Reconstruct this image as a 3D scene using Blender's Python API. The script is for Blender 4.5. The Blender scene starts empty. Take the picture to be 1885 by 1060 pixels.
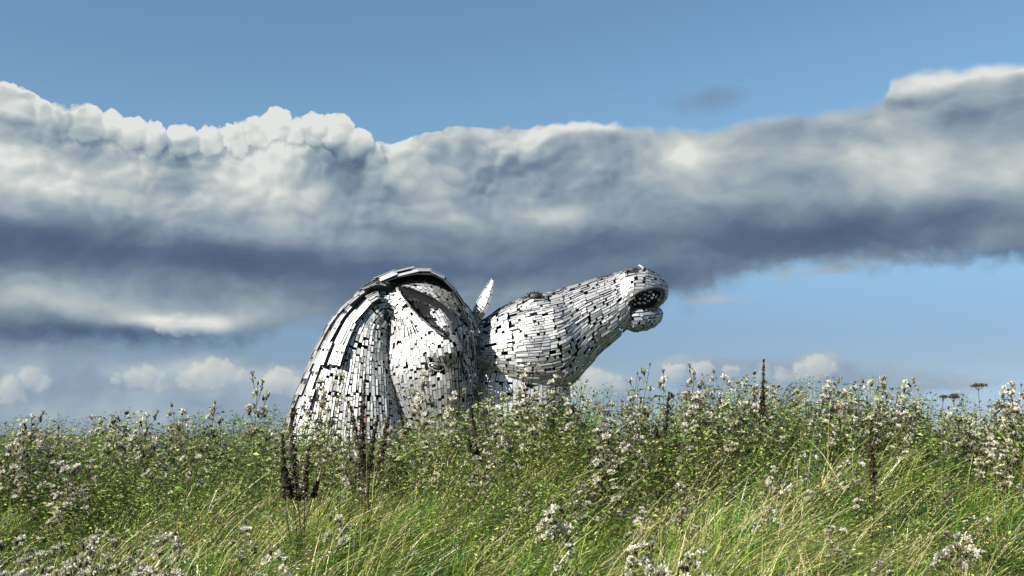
import bpy, bmesh, math, random
import numpy as np
from mathutils import Vector, Matrix
R = math.radians
rng = np.random.default_rng(7)
random.seed(7)
scene = bpy.context.scene
COL = scene.collection

# ------------------------------------------------------------------ camera
FPX = 2021.0            # focal length in pixels of the 1885 px wide photograph
HOR = 800.0             # row of the horizon
CAMZ = 1.7
PITCH = math.atan((HOR - 530.0) / FPX)
cam_d = bpy.data.cameras.new('camera')
cam_d.sensor_width = 36.0
cam_d.lens = 36.0 * FPX / 1885.0
cam_d.clip_start = 0.1
cam_d.clip_end = 20000.0
cam = bpy.data.objects.new('camera', cam_d)
cam.location = (0, 0, CAMZ)
cam.rotation_euler = (math.pi / 2 + PITCH, 0, 0)
COL.objects.link(cam)
scene.camera = cam

# ------------------------------------------------------------------ colour management
scene.view_settings.view_transform = 'Standard'
scene.view_settings.look = 'None'
scene.view_settings.exposure = 1.4
scene.view_settings.gamma = 1.0
scene.view_settings.use_curve_mapping = False
scene.cycles.max_bounces = 6
scene.cycles.transparent_max_bounces = 8

# ------------------------------------------------------------------ sun
SUN_DIR = Vector((-0.76, -0.52, 0.60)).normalized()     # towards the sun
SUN_EL = math.asin(SUN_DIR.z)
SUN_AZ = math.atan2(SUN_DIR.x, SUN_DIR.y)               # clockwise from +Y
sun_d = bpy.data.lights.new('sun', 'SUN')
sun_d.energy = 5.0
sun_d.angle = R(0.53)
sun_d.color = (1.0, 0.95, 0.87)
sun = bpy.data.objects.new('sun', sun_d)
sun.rotation_euler = SUN_DIR.to_track_quat('Z', 'Y').to_euler()
sun.location = SUN_DIR * 60
COL.objects.link(sun)


def ray(px, py):
    """direction of the line of sight through a point of the photograph"""
    x = (px - 942.5) / FPX
    z = (530.0 - py) / FPX
    c, s = math.cos(PITCH), math.sin(PITCH)
    return Vector((x, c - z * s, s + z * c))


def at(px, py, Y):
    d = ray(px, py)
    t = Y / d.y
    return Vector((d.x * t, Y, CAMZ + d.z * t))


def azel(px, py):
    d = ray(px, py).normalized()
    return math.degrees(math.atan2(d.x, d.y)), math.degrees(math.asin(d.z))

# ------------------------------------------------------------------ sky: clear blue with a broken bank of cumulus
world = bpy.data.worlds.new('World')
scene.world = world
world.use_nodes = True
wt = world.node_tree
wt.nodes.clear()


class X:
    """a node socket one can calculate with"""
    def __init__(s, k): s.k = k

    @staticmethod
    def m(op, *a, clamp=False):
        n = wt.nodes.new('ShaderNodeMath'); n.operation = op; n.use_clamp = clamp
        for i, v in enumerate(a):
            if isinstance(v, X): wt.links.new(v.k, n.inputs[i])
            else: n.inputs[i].default_value = v
        return X(n.outputs[0])
    def __add__(s, o): return X.m('ADD', s, o)
    __radd__ = __add__
    def __sub__(s, o): return X.m('SUBTRACT', s, o)
    def __rsub__(s, o): return X.m('SUBTRACT', o, s)
    def __mul__(s, o): return X.m('MULTIPLY', s, o)
    __rmul__ = __mul__
    def __truediv__(s, o): return X.m('DIVIDE', s, o)


def vec(x, y, z=0.0):
    n = wt.nodes.new('ShaderNodeCombineXYZ')
    for i, v in enumerate((x, y, z)):
        if isinstance(v, X): wt.links.new(v.k, n.inputs[i])
        else: n.inputs[i].default_value = v
    return n.outputs[0]


def vm(op, a, b):
    n = wt.nodes.new('ShaderNodeVectorMath'); n.operation = op
    for i, v in enumerate((a, b)):
        if isinstance(v, (tuple, list)): n.inputs[i].default_value = v
        else: wt.links.new(v, n.inputs[i])
    return n


def noise(v, scale=1.0, detail=5.0, rough=0.5, dist=0.0):
    n = wt.nodes.new('ShaderNodeTexNoise')
    wt.links.new(v, n.inputs['Vector'])
    n.inputs['Scale'].default_value = scale; n.inputs['Detail'].default_value = detail
    n.inputs['Roughness'].default_value = rough; n.inputs['Distortion'].default_value = dist
    return X(n.outputs[0])


def billow(v, scale):
    """rounded cauliflower lumps"""
    n = wt.nodes.new('ShaderNodeTexVoronoi')
    n.feature = 'F1'; n.voronoi_dimensions = '3D'
    wt.links.new(v, n.inputs['Vector'])
    n.inputs['Scale'].default_value = scale
    n.inputs['Detail'].default_value = 1.0; n.inputs['Roughness'].default_value = 0.5; n.inputs['Lacunarity'].default_value = 2.7
    return X(n.outputs['Distance'])


def sstep(a, b, x):
    n = wt.nodes.new('ShaderNodeMapRange'); n.interpolation_type = 'SMOOTHSTEP'
    for i, v in ((0, x), (1, a), (2, b)):
        if isinstance(v, X): wt.links.new(v.k, n.inputs[i])
        else: n.inputs[i].default_value = v
    return X(n.outputs[0])


tc = wt.nodes.new('ShaderNodeTexCoord')
sp = wt.nodes.new('ShaderNodeSeparateXYZ')
wt.links.new(tc.outputs['Generated'], sp.inputs[0])
dx, dy, dz = (X(sp.outputs[i]) for i in range(3))
AZ = X.m('ARCTAN2', dx, dy) * 57.29578
EL = X.m('ARCSINE', dz) * 57.29578


def profile(rows):
    """elevation of a cloud edge against azimuth, from (column, row) pairs; level beyond the last"""
    pts = [azel(x, y) for x, y in rows]
    n = wt.nodes.new('ShaderNodeFloatCurve')
    c = n.mapping.curves[0]
    P = [((a + 30) / 60, e / 30) for a, e in pts]
    P = [(0.0, P[0][1])] + P + [(1.0, P[-1][1])]
    while len(c.points) < len(P): c.points.new(0.5, 0.5)
    for q, (a, b) in zip(c.points, P):
        q.location = (a, b); q.handle_type = 'AUTO'
    n.mapping.use_clip = True; n.mapping.extend = 'HORIZONTAL'
    n.mapping.update()
    t = X.m('MULTIPLY_ADD', AZ, 1 / 60, 0.5, clamp=True)
    wt.links.new(t.k, n.inputs['Value'])
    return X(n.outputs[0]) * 30.0


# domain warp, so that no edge follows a plain ellipse
p0 = vec(AZ, EL, 3.7)
w1 = noise(vec(AZ, EL * 1.3, 1.3), 0.16, 4, 0.55) - 0.5
w2 = noise(vec(AZ, EL * 1.3, 9.1), 0.16, 4, 0.55) - 0.5
WA = AZ + w1 * 4.0
WE = EL + w2 * 2.6
pw = vec(AZ + w1 * 2.2 , EL + w2 * 1.5, 0.0)


def blobs(lst):
    """sum of soft ellipses given as (column, row, half width, half height, amount) in the photograph"""
    tot = None
    for (x, y, hw, hh, am) in lst:
        a, e = azel(x, y)
        s = vm('SUBTRACT', pw, (a, e, 0)).outputs[0]
        k = 35.3
        s = vm('MULTIPLY', s, (k / hw, k / hh, 0)).outputs[0]
        d = X(vm('DOT_PRODUCT', s, s).outputs['Value'])
        g = X.m('POWER', 0.3678, d) * am
        tot = g if tot is None else tot + g
    return tot


top = profile([(0, 176), (60, 196), (120, 210), (200, 216), (260, 230), (330, 244), (400, 246), (470, 238), (505, 228),
               (560, 232), (620, 238), (660, 256), (710, 252), (780, 236), (850, 226), (950, 222), (1160, 220),
               (1260, 232), (1340, 222), (1420, 206), (1500, 198), (1570, 190), (1622, 172), (1648, 128), (1700, 118),
               (1780, 114), (1840, 108), (1885, 106)])
bot = profile([(0, 650), (180, 642), (330, 640), (450, 636), (500, 618), (545, 598), (620, 604), (800, 596), (1000, 585),
               (1180, 572), (1260, 556), (1340, 526), (1420, 496), (1500, 492), (1885, 488)])

bil = billow(vec(WA * 1.0, WE * 1.15, 5.0), 0.46)
fin = noise(vec(WA, WE * 1.2, 2.0), 0.9, 6, 0.55)
fin2 = noise(vec(WA, WE * 1.6, 7.0), 0.35, 5, 0.5)
# left tops are crisp cauliflower, the right ones are soft
crisp = sstep(12.0, -2.0, AZ)
et = (top - EL) + (0.42 - bil) * (crisp * 0.25 + 0.3) + (fin - 0.5) * 0.45
soft = 0.13 + (1.0 - crisp) * 0.5
a_top = sstep(0.0, soft, et) * sstep(-0.50, -0.2, top - EL)
eb = (EL - bot) + (fin - 0.5) * 1.5 + (fin2 - 0.5) * 1.8
a_bot = sstep(-0.55, 0.95, eb)

wf = noise(vec(AZ, EL, 4.4), 1.3, 5, 0.55) - 0.5
wf2 = noise(vec(AZ, EL, 8.8), 1.3, 5, 0.55) - 0.5
pl = vec(AZ + wf * 0.9 + w1 * 1.2, EL + wf2 * 0.9 + w2 * 0.8, 0.0)
pl2 = vm('ADD', pl, (-0.20, 0.26, 0)).outputs[0]


def domes(v, lst):
    """height of overlapping cloud heads, (column, row, radius) in the photograph"""
    H = None
    for (x, y, r) in lst:
        a, e = azel(x, y); rd = r / 35.3
        s = vm('MULTIPLY', vm('SUBTRACT', v, (a, e, 0)).outputs[0], (1 / rd, 1 / rd, 0)).outputs[0]
        d = X(vm('DOT_PRODUCT', s, s).outputs['Value'])
        h = X.m('SQRT', X.m('SUBTRACT', 1.0, d, clamp=True)) * rd
        H = h if H is None else X.m('MAXIMUM', H, h)
    return H


HEADS_ = [(15, 212, 58), (70, 226, 44), (112, 222, 30), (158, 228, 34), (205, 230, 28), (240, 242, 32), (285, 252, 30), (338, 258, 30), (385, 258, 28),
          (432, 256, 30), (470, 246, 28), (506, 232, 32), (545, 244, 26), (582, 240, 32), (624, 246, 34), (655, 272, 36), (690, 290, 22)]
hd1 = domes(pl, HEADS_)
hd2 = domes(pl2, HEADS_)
PUFFS_ = [(362, 696, 26), (388, 686, 28), (412, 686, 26), (438, 694, 20), (336, 702, 20), (240, 698, 22), (264, 694, 22), (290, 702, 18), (212, 702, 14), (52, 694, 22), (74, 704, 18), (14, 722, 24), (36, 730, 16),
          (500, 708, 24), (522, 700, 28), (546, 712, 24), (1066, 712, 28), (1096, 706, 30), (1120, 704, 24), (1138, 702, 20), (1500, 676, 26), (1526, 682, 18), (1470, 682, 20), (1400, 688, 20), (1345, 688, 18), (1290, 686, 22),
          (1240, 692, 22), (300, 600, 20), (325, 596, 24), (350, 598, 22), (376, 602, 18), (1435, 692, 24)]
pf1 = domes(pl, PUFFS_)
pf2 = domes(pl2, PUFFS_)
a_head = sstep(0.0, 0.46, hd1 + (fin - 0.5) * 0.35)*sstep(0.0, 0.1, hd1)

bank = X.m('MAXIMUM', X.m('MULTIPLY', a_top, a_bot), a_head)

# lower, farther clouds under the bank and a wisp above it
low = blobs([(60, 700, 190, 60, 0.62), (330, 712, 210, 45, 0.75), (120, 655, 300, 26, 0.6), (400, 690, 75, 20, 0.7), (255, 694, 60, 18, 0.6),
             (520, 705, 45, 28, 0.85), (470, 750, 90, 40, 0.5), (250, 755, 300, 30, 0.4), (1082, 708, 42, 30, 0.9), (1128, 700, 26, 18, 0.6),
             (1140, 745, 70, 28, 0.6), (1370, 690, 170, 28, 0.75), (1500, 672, 50, 20, 0.6), (1280, 668, 70, 12, 0.5), (1700, 690, 170, 34, 0.38),
             (1420, 730, 260, 28, 0.45), (1300, 556, 105, 11, 0.6), (1480, 502, 120, 16, 0.5), (1760, 700, 70, 14, 0.3)])
a_low = sstep(0.22, 0.62, low + (fin - 0.5) * 0.7 + (fin2 - 0.5) * 0.3) * 0.86
wisp = blobs([(1300, 186, 78, 26, 0.66), (1335, 172, 40, 16, 0.35), (1128, 164, 24, 10, 0.35), (1575, 160, 30, 24, 0.28)])
a_wisp = sstep(0.2, 0.9, wisp + (fin - 0.5) * 0.5) * 0.75

# brightness inside the bank: sunlit lumps, grey flanks, dark flat bases
tone = blobs([
    (30, 200, 70, 32, 0.10), (120, 215, 60, 40, -0.16), (60, 245, 55, 22, -0.22), (45, 310, 90, 55, 0.30), (160, 330, 60, 50, -0.02), (300, 370, 260, 26, 0.14),
    (230, 235, 90, 26, 0.22), (250, 300, 70, 30, 0.08), (330, 300, 50, 40, -0.10), (430, 270, 90, 32, 0.14), (500, 225, 42, 24, 0.26),
    (600, 232, 62, 28, 0.24), (520, 330, 90, 60, 0.20), (430, 350, 60, 30, 0.05), (650, 320, 60, 45, -0.22), (740, 285, 50, 44, 0.22),
    (800, 345, 60, 50, 0.10), (850, 250, 90, 20, 0.02), (1080, 234, 150, 12, 0.22), (920, 310, 90, 40, -0.10), (1130, 310, 110, 40, -0.12),
    (1270, 278, 44, 34, 0.34), (1290, 240, 120, 16, -0.06), (1530, 282, 90, 26, 0.22), (1740, 300, 130, 44, 0.18), (1620, 215, 90, 24, 0.14),
    (1740, 140, 100, 20, 0.24), (1850, 118, 60, 12, 0.24), (1800, 205, 110, 34, -0.12), (1700, 180, 60, 14, -0.12), (1470, 250, 60, 24, -0.04),
    (1680, 345, 90, 24, 0.12), (1850, 350, 80, 40, 0.10),
    # bases
    (350, 474, 330, 34, -0.28), (100, 425, 150, 26, -0.14), (40, 460, 130, 28, -0.12), (700, 400, 110, 40, -0.06), (1420, 445, 380, 40, -0.24),
    (1650, 400, 240, 30, -0.14), (1000, 500, 260, 40, -0.10), (1250, 380, 90, 26, -0.06), (600, 520, 200, 40, -0.08), (1860, 478, 120, 14, -0.22),
    (180, 618, 280, 26, -0.24), (1200, 520, 110, 22, -0.12), (860, 440, 80, 16, -0.05),
    # light gaps
    (835, 402, 44, 12, 0.16), (1000, 392, 60, 18, 0.18), (1120, 400, 90, 14, 0.08), (60, 530, 130, 26, 0.10), (160, 560, 150, 20, 0.18),
    (330, 592, 100, 17, 0.62), (440, 582, 90, 20, 0.16), (600, 450, 90, 12, 0.08), (760, 480, 130, 10, 0.06), (1840, 430, 70, 16, 0.12),
])
# small bright cumulus low down
a_puff = sstep(0.12, 0.62, pf1 + (fin - 0.5) * 1.3 + (fin2 - 0.5) * 0.6) * 0.62 * sstep(0.0, 0.12, pf1)
# relief: the lumps are brighter on the side that faces the sun (up and left)
r1 = noise(vec(WA * 0.85, WE * 1.6, 0.0), 0.16, 5, 0.45)
r2 = noise(vec(WA * 0.85 - 0.8, WE * 1.6 + 1.2, 0.0), 0.16, 5, 0.45)
b2 = billow(vec(WA * 1.0 - 0.22, WE * 1.15 + 0.30, 5.0), 0.46)
depth_in = sstep(0.3, 8.2, top - EL)
relief = (r1 - r2) * 1.35 + (b2 - bil) * (0.45 * crisp + 0.03) * (1.0 - depth_in * 0.8)
vert = 0.67 - depth_in * 0.22
rim = sstep(0.9, 0.0, et) * (0.14 - crisp * 0.10)
T = vert + tone * 1.25 + relief * (1.0 - depth_in * 0.5) + (fin2 - 0.5) * 0.35 + (fin - 0.5) * (0.09 - depth_in * 0.06) + rim + ((hd1 - hd2) * 0.55 + a_head * 0.02) * sstep(2.2, 0.5, top - EL)
T_low = 0.60 + blobs([(390, 682, 70, 16, 0.36), (255, 690, 55, 16, 0.22), (520, 696, 40, 18, 0.26), (55, 690, 36, 16, 0.25), (18, 718, 24, 20, 0.25),
                      (1082, 700, 40, 20, 0.22), (1130, 696, 26, 14, 0.22), (1300, 556, 110, 14, 0.12), (1350, 700, 200, 26, -0.06), (300, 730, 260, 26, -0.12),
                      (120, 655, 300, 26, -0.08), (1500, 664, 50, 14, 0.14)]) + relief * 0.55 + (fin - 0.5) * 0.25


def srgb(r, g, b):
    f = lambda c: ((c / 255 + 0.055) / 1.055) ** 2.4 if c > 10 else c / 255 / 12.92
    return (f(r), f(g), f(b), 1.0)


SKY_K = 0.05                 # world strength; the exposure brings it to the level of the photograph


def ramp(x, stops):
    n = wt.nodes.new('ShaderNodeValToRGB')
    wt.links.new(x.k, n.inputs[0])
    e = n.color_ramp.elements
    while len(e) < len(stops): e.new(0.5)
    for q, (p, c) in zip(e, stops):
        q.position = p; q.color = srgb(*c)
    return n.outputs[0]


CL = [(0.0, (76, 96, 124)), (0.22, (92, 111, 136)), (0.42, (119, 137, 155)), (0.60, (152, 167, 178)), (0.78, (186, 194, 195)), (1.0, (226, 228, 224))]
c_bank = ramp(X.m('ADD', T, 0.0, clamp=True), CL)
c_low = ramp(X.m('ADD', T_low, 0.0, clamp=True), [(0.0, (110, 132, 156)), (0.5, (140, 161, 180)), (0.75, (176, 190, 198)), (1.0, (212, 214, 208))])

sky = wt.nodes.new('ShaderNodeTexSky')
sky.sky_type = 'NISHITA'
sky.sun_disc = False
sky.sun_elevation = SUN_EL
sky.sun_rotation = SUN_AZ
sky.altitude = 50; sky.air_density = 1.0; sky.dust_density = 0.25; sky.ozone_density = 1.0


def mixc(f, a, b, mode='MIX'):
    n = wt.nodes.new('ShaderNodeMix'); n.data_type = 'RGBA'; n.blend_type = mode; n.clamp_result = False
    for i, v in ((0, f), (6, a), (7, b)):
        if isinstance(v, X): v = v.k
        if isinstance(v, (tuple, float)): n.inputs[i].default_value = v
        else: wt.links.new(v, n.inputs[i])
    return n.outputs[2]


def gain(c, k):
    return mixc(1.0, c, (k, k, k, 1.0), 'MULTIPLY')


SKY_TINT = (0.80, 0.97, 1.0, 1.0)
blue = mixc(1.0, sky.outputs[0], mixc(sstep(3.8, 0.0, EL), mixc(sstep(13.5, 3.5, EL), SKY_TINT, (0.37, 0.45, 0.64, 1.0)), (0.36, 0.50, 0.92, 1.0)), 'MULTIPLY')
c = mixc(a_wisp, blue, gain(ramp(X.m('ADD', 0.5, 0.0), [(0.0, (120, 146, 176)), (1.0, (120, 146, 176))]), 2 ** -1.4 / SKY_K))
c = mixc(a_low, c, gain(c_low, 2 ** -1.4 / SKY_K))
c_puff = ramp(X.m('ADD', 0.55 + (pf1 - pf2) * 0.8 + relief * 0.4 + (fin - 0.5) * 0.4, 0.0, clamp=True), [(0.0, (140, 158, 178)), (0.5, (186, 193, 197)), (1.0, (220, 220, 212))])
c = mixc(bank, c, gain(c_bank, 2 ** -1.4 / SKY_K))
c = mixc(a_puff, c, gain(c_puff, 2 ** -1.4 / SKY_K))
bg = wt.nodes.new('ShaderNodeBackground')
bg.inputs['Strength'].default_value = SKY_K
wt.links.new(c, bg.inputs['Color'])
wo = wt.nodes.new('ShaderNodeOutputWorld')
wt.links.new(bg.outputs[0], wo.inputs[0])
world.cycles.sampling_method = 'MANUAL'
world.cycles.sample_map_resolution = 512


# ------------------------------------------------------------------ material helpers
def material(name, base, rough=0.6, metal=0.0, var=None, bump=None, trans=0.0, attr=None, spec=0.5):
    m = bpy.data.materials.new(name); m.use_nodes = True
    t = m.node_tree; t.nodes.clear()
    out = t.nodes.new('ShaderNodeOutputMaterial')
    p = t.nodes.new('ShaderNodeBsdfPrincipled')
    p.inputs['Base Color'].default_value = (*base, 1)
    p.inputs['Roughness'].default_value = rough
    p.inputs['Metallic'].default_value = metal
    p.inputs['Specular IOR Level'].default_value = spec
    col = None
    if attr:
        a = t.nodes.new('ShaderNodeAttribute'); a.attribute_name = attr
        col = a.outputs['Color']
    if var:                                     # (scale, second colour, amount)
        tcn = t.nodes.new('ShaderNodeTexCoord')
        nz = t.nodes.new('ShaderNodeTexNoise'); nz.inputs['Scale'].default_value = var[0]
        nz.inputs['Detail'].default_value = 6; nz.inputs['Roughness'].default_value = 0.6
        t.links.new(tcn.outputs['Object'], nz.inputs['Vector'])
        mr = t.nodes.new('ShaderNodeMapRange')
        mr.inputs['From Min'].default_value = 0.35; mr.inputs['From Max'].default_value = 0.7
        mr.inputs['To Max'].default_value = var[2]
        t.links.new(nz.outputs[0], mr.inputs['Value'])
        mx = t.nodes.new('ShaderNodeMix'); mx.data_type = 'RGBA'
        t.links.new(mr.outputs[0], mx.inputs[0])
        if col: t.links.new(col, mx.inputs[6])
        else: mx.inputs[6].default_value = (*base, 1)
        mx.inputs[7].default_value = (*var[1], 1)
        col = mx.outputs[2]
    if col: t.links.new(col, p.inputs['Base Color'])
    if bump:
        tcn = t.nodes.new('ShaderNodeTexCoord')
        nz = t.nodes.new('ShaderNodeTexNoise'); nz.inputs['Scale'].default_value = bump[0]
        nz.inputs['Detail'].default_value = 5
        t.links.new(tcn.outputs['Object'], nz.inputs['Vector'])
        b = t.nodes.new('ShaderNodeBump'); b.inputs['Strength'].default_value = bump[1]
        b.inputs['Distance'].default_value = bump[2]
        t.links.new(nz.outputs[0], b.inputs['Height'])
        t.links.new(b.outputs[0], p.inputs['Normal'])
    sh = p.outputs[0]
    if trans > 0:
        tr = t.nodes.new('ShaderNodeBsdfTranslucent')
        if col: t.links.new(col, tr.inputs['Color'])
        else: tr.inputs['Color'].default_value = (*base, 1)
        ms = t.nodes.new('ShaderNodeMixShader'); ms.inputs[0].default_value = trans
        t.links.new(p.outputs[0], ms.inputs[1]); t.links.new(tr.outputs[0], ms.inputs[2])
        sh = ms.outputs[0]
    t.links.new(sh, out.inputs['Surface'])
    return m


def steel(name, base, metal, rough):
    """stainless plate: every plate has its own slight tone and brush"""
    m = material(name, base, rough, metal, bump=(1.3, 0.25, 0.05))
    t = m.node_tree
    p = next(n for n in t.nodes if n.type == 'BSDF_PRINCIPLED')
    g = t.nodes.new('ShaderNodeNewGeometry')
    tcn = t.nodes.new('ShaderNodeTexCoord')
    nz = t.nodes.new('ShaderNodeTexNoise'); nz.inputs['Scale'].default_value = 0.35; nz.inputs['Detail'].default_value = 6
    t.links.new(tcn.outputs['Object'], nz.inputs['Vector'])
    ad = t.nodes.new('ShaderNodeMath'); ad.operation = 'MULTIPLY_ADD'
    t.links.new(g.outputs['Random Per Island'], ad.inputs[0]); ad.inputs[1].default_value = 0.30
    t.links.new(nz.outputs[0], ad.inputs[2])
    mr = t.nodes.new('ShaderNodeMapRange')
    mr.inputs['From Min'].default_value = 0.35; mr.inputs['From Max'].default_value = 0.95
    mr.inputs['To Min'].default_value = 0.80; mr.inputs['To Max'].default_value = 1.0
    t.links.new(ad.outputs[0], mr.inputs['Value'])
    mx = t.nodes.new('ShaderNodeMix'); mx.data_type = 'RGBA'; mx.blend_type = 'MULTIPLY'
    mx.inputs[0].default_value = 1.0; mx.inputs[6].default_value = (*base, 1)
    t.links.new(mr.outputs[0], mx.inputs[7])
    t.links.new(mx.outputs[2], p.inputs['Base Color'])
    return m


M_STEEL = steel('brushed_steel', (0.46, 0.46, 0.455), 0.66, 0.50)
M_BACK = material('steel_painted_shade', (0.075, 0.078, 0.082), 0.7, 0.3)  # shade between and under plates, put into a darker steel colour
M_FRAME = material('frame_and_shade_steel', (0.035, 0.036, 0.040), 0.6, 0.4)  # also carries the painted shade of the mane panel sides
M_DARK = material('painted_shade_black', (0.016, 0.016, 0.018), 0.95, 0, spec=0.1)  # matte black that paints the shade of hollows and undersides
M_EYE = material('eye_steel', (0.30, 0.30, 0.29), 0.35, 0.6)


def mesh_np(name, V, F, mats, mi=None, smooth=False, attrs=None):
    """V (n,3) array, F list of index arrays of one polygon size each"""
    me = bpy.data.meshes.new(name)
    V = np.asarray(V, dtype=np.float32)
    me.vertices.add(len(V)); me.vertices.foreach_set('co', V.ravel())
    sizes = np.concatenate([np.full(len(f), f.shape[1], dtype=np.int32) for f in F])
    idx = np.concatenate([np.asarray(f, dtype=np.int32).ravel() for f in F])
    me.loops.add(len(idx)); me.loops.foreach_set('vertex_index', idx)
    me.polygons.add(len(sizes))
    st = np.concatenate([[0], np.cumsum(sizes)[:-1]]).astype(np.int32)
    me.polygons.foreach_set('loop_start', st); me.polygons.foreach_set('loop_total', sizes)
    for m in mats: me.materials.append(m)
    if mi is not None: me.polygons.foreach_set('material_index', np.asarray(mi, dtype=np.int32))
    me.polygons.foreach_set('use_smooth', np.full(len(sizes), bool(smooth)))
    if attrs is not None:
        ca = me.attributes.new('tint', 'FLOAT_COLOR', 'POINT')
        c4 = np.ones((len(V), 4), dtype=np.float32); c4[:, :3] = attrs
        ca.data.foreach_set('color', c4.ravel())
    me.update(calc_edges=True)
    return me


def link(name, me, parent=None, loc=None, **props):
    o = bpy.data.objects.new(name, me); COL.objects.link(o)
    if parent: o.parent = parent
    if loc is not None: o.location = loc
    for k, v in props.items(): o[k] = v
    return o


# ------------------------------------------------------------------ horse heads of steel plates
DIST = 180.0
UPX = DIST / FPX                      # metres for one pixel of the photograph at the sculptures


class Loft:
    """a body swept through stations: outer point, inner point (photo pixels), their depths (m), half width (px), exponent, bias"""
    def __init__(s, st, sub=14, bumps=()):
        rows = []
        for (o, i, do, di, b, n, w) in st:
            po = at(o[0], o[1], DIST + do); pi = at(i[0], i[1], DIST + di)
            rows.append([*po, *pi, b * UPX, n, w])
        a = np.array(rows)
        k = len(a); us = []
        for j in range(k - 1):
            p0 = a[max(j - 1, 0)]; p1 = a[j]; p2 = a[j + 1]; p3 = a[min(j + 2, k - 1)]
            for q in range(sub):
                t = q / sub
                us.append(0.5 * ((2 * p1) + (-p0 + p2) * t + (2 * p0 - 5 * p1 + 4 * p2 - p3) * t * t + (-p0 + 3 * p1 - 3 * p2 + p3) * t ** 3))
        us.append(a[-1])
        s.a = np.array(us); s.n = len(s.a)
        c = (s.a[:, :3] + s.a[:, 3:6]) / 2
        T = np.gradient(c, axis=0)
        s.c = c; s.A = (s.a[:, :3] - s.a[:, 3:6]) / 2
        B = np.cross(T, s.A)
        B /= np.linalg.norm(B, axis=1, keepdims=True) + 1e-9
        flip = np.where(B[:, 1] > 0, -1.0, 1.0)          # theta = 90 degrees faces the camera
        s.B = B * flip[:, None]
        s.NT = 96
        th = np.arange(s.NT) / s.NT * 2 * np.pi
        s.grid = np.array([[s.raw(u, t) for t in th] for u in range(s.n)])
        s.bumps = bumps
        s.normals()
        if bumps:
            for (x, y, dep, rad, am) in bumps:
                if dep is None: p = near_surface(s, x, y, int(s.n * 0.5) if s.n > 180 else 0)[0]
                elif isinstance(dep, str): p = near_surface(s, x, y, 0)[0]
                else: p = np.array(at(x, y, DIST + dep))
                d = np.linalg.norm(s.grid - p, axis=2) / (rad * UPX)
                s.grid = s.grid + s.N * (np.exp(-d * d) * am)[:, :, None]
            s.normals()

    def raw(s, u, t):
        c, sn = math.cos(t), math.sin(t)
        n = s.a[u, 7]; w = s.a[u, 8]; b = s.a[u, 6]
        x = math.copysign(abs(c) ** (2 / n), c); y = math.copysign(abs(sn) ** (2 / n), sn)
        return s.c[u] + s.A[u] * x + s.B[u] * (y * b * (1 + w * x))

    def normals(s):
        g = s.grid
        du = np.gradient(g, axis=0)
        dt = np.roll(g, -1, axis=1) - np.roll(g, 1, axis=1)
        N = np.cross(du, dt)
        N /= np.linalg.norm(N, axis=2, keepdims=True) + 1e-9
        out = g - s.c[:, None, :]
        s.N = N * np.where((N * out).sum(2) < 0, -1.0, 1.0)[:, :, None]

    def S(s, u, t, off=0.0):
        """point at u (grid rows) and t (0..1 round) raised by off"""
        u = min(max(u, 0), s.n - 1.001); i = int(u); f = u - i
        t = (t % 1.0) * s.NT; j = int(t) % s.NT; g = t - int(t); k = (j + 1) % s.NT
        P = (s.grid[i, j] * (1 - g) + s.grid[i, k] * g) * (1 - f) + (s.grid[i + 1, j] * (1 - g) + s.grid[i + 1, k] * g) * f
        if off:
            N = (s.N[i, j] * (1 - g) + s.N[i, k] * g) * (1 - f) + (s.N[i + 1, j] * (1 - g) + s.N[i + 1, k] * g) * f
            P = P + N * off
        return P

    def Nn(s, u, t):
        i = int(min(max(u, 0), s.n - 1)); j = int((t % 1.0) * s.NT) % s.NT
        return s.N[i, j]

    def ulen(s, t):
        """arc length along u at angle t"""
        j = int((t % 1.0) * s.NT) % s.NT
        d = np.linalg.norm(np.diff(s.grid[:, j], axis=0), axis=1)
        return np.concatenate([[0], np.cumsum(d)])

    def round(s, u):
        """t against arc length round the section at u"""
        i = int(min(max(u, 0), s.n - 1))
        g = np.vstack([s.grid[i], s.grid[i, :1]])
        d = np.linalg.norm(np.diff(g, axis=0), axis=1)
        L = np.concatenate([[0], np.cumsum(d)])
        return L


def near_surface(lf, x, y, kmin=0):
    """point of the loft nearest to the line of sight through a photo pixel, on the side that faces the camera"""
    d = np.array(ray(x, y).normalized()); o = np.array([0, 0, CAMZ])
    g = lf.grid - o
    t = g @ d
    dist = np.linalg.norm(g - t[..., None] * d, axis=2)
    cost = dist + 1000 * ((lf.N @ d) > 0)
    cost[:kmin] += 1000
    i, j = np.unravel_index(np.argmin(cost), cost.shape)
    return lf.grid[i, j], lf.N[i, j], i, j


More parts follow.
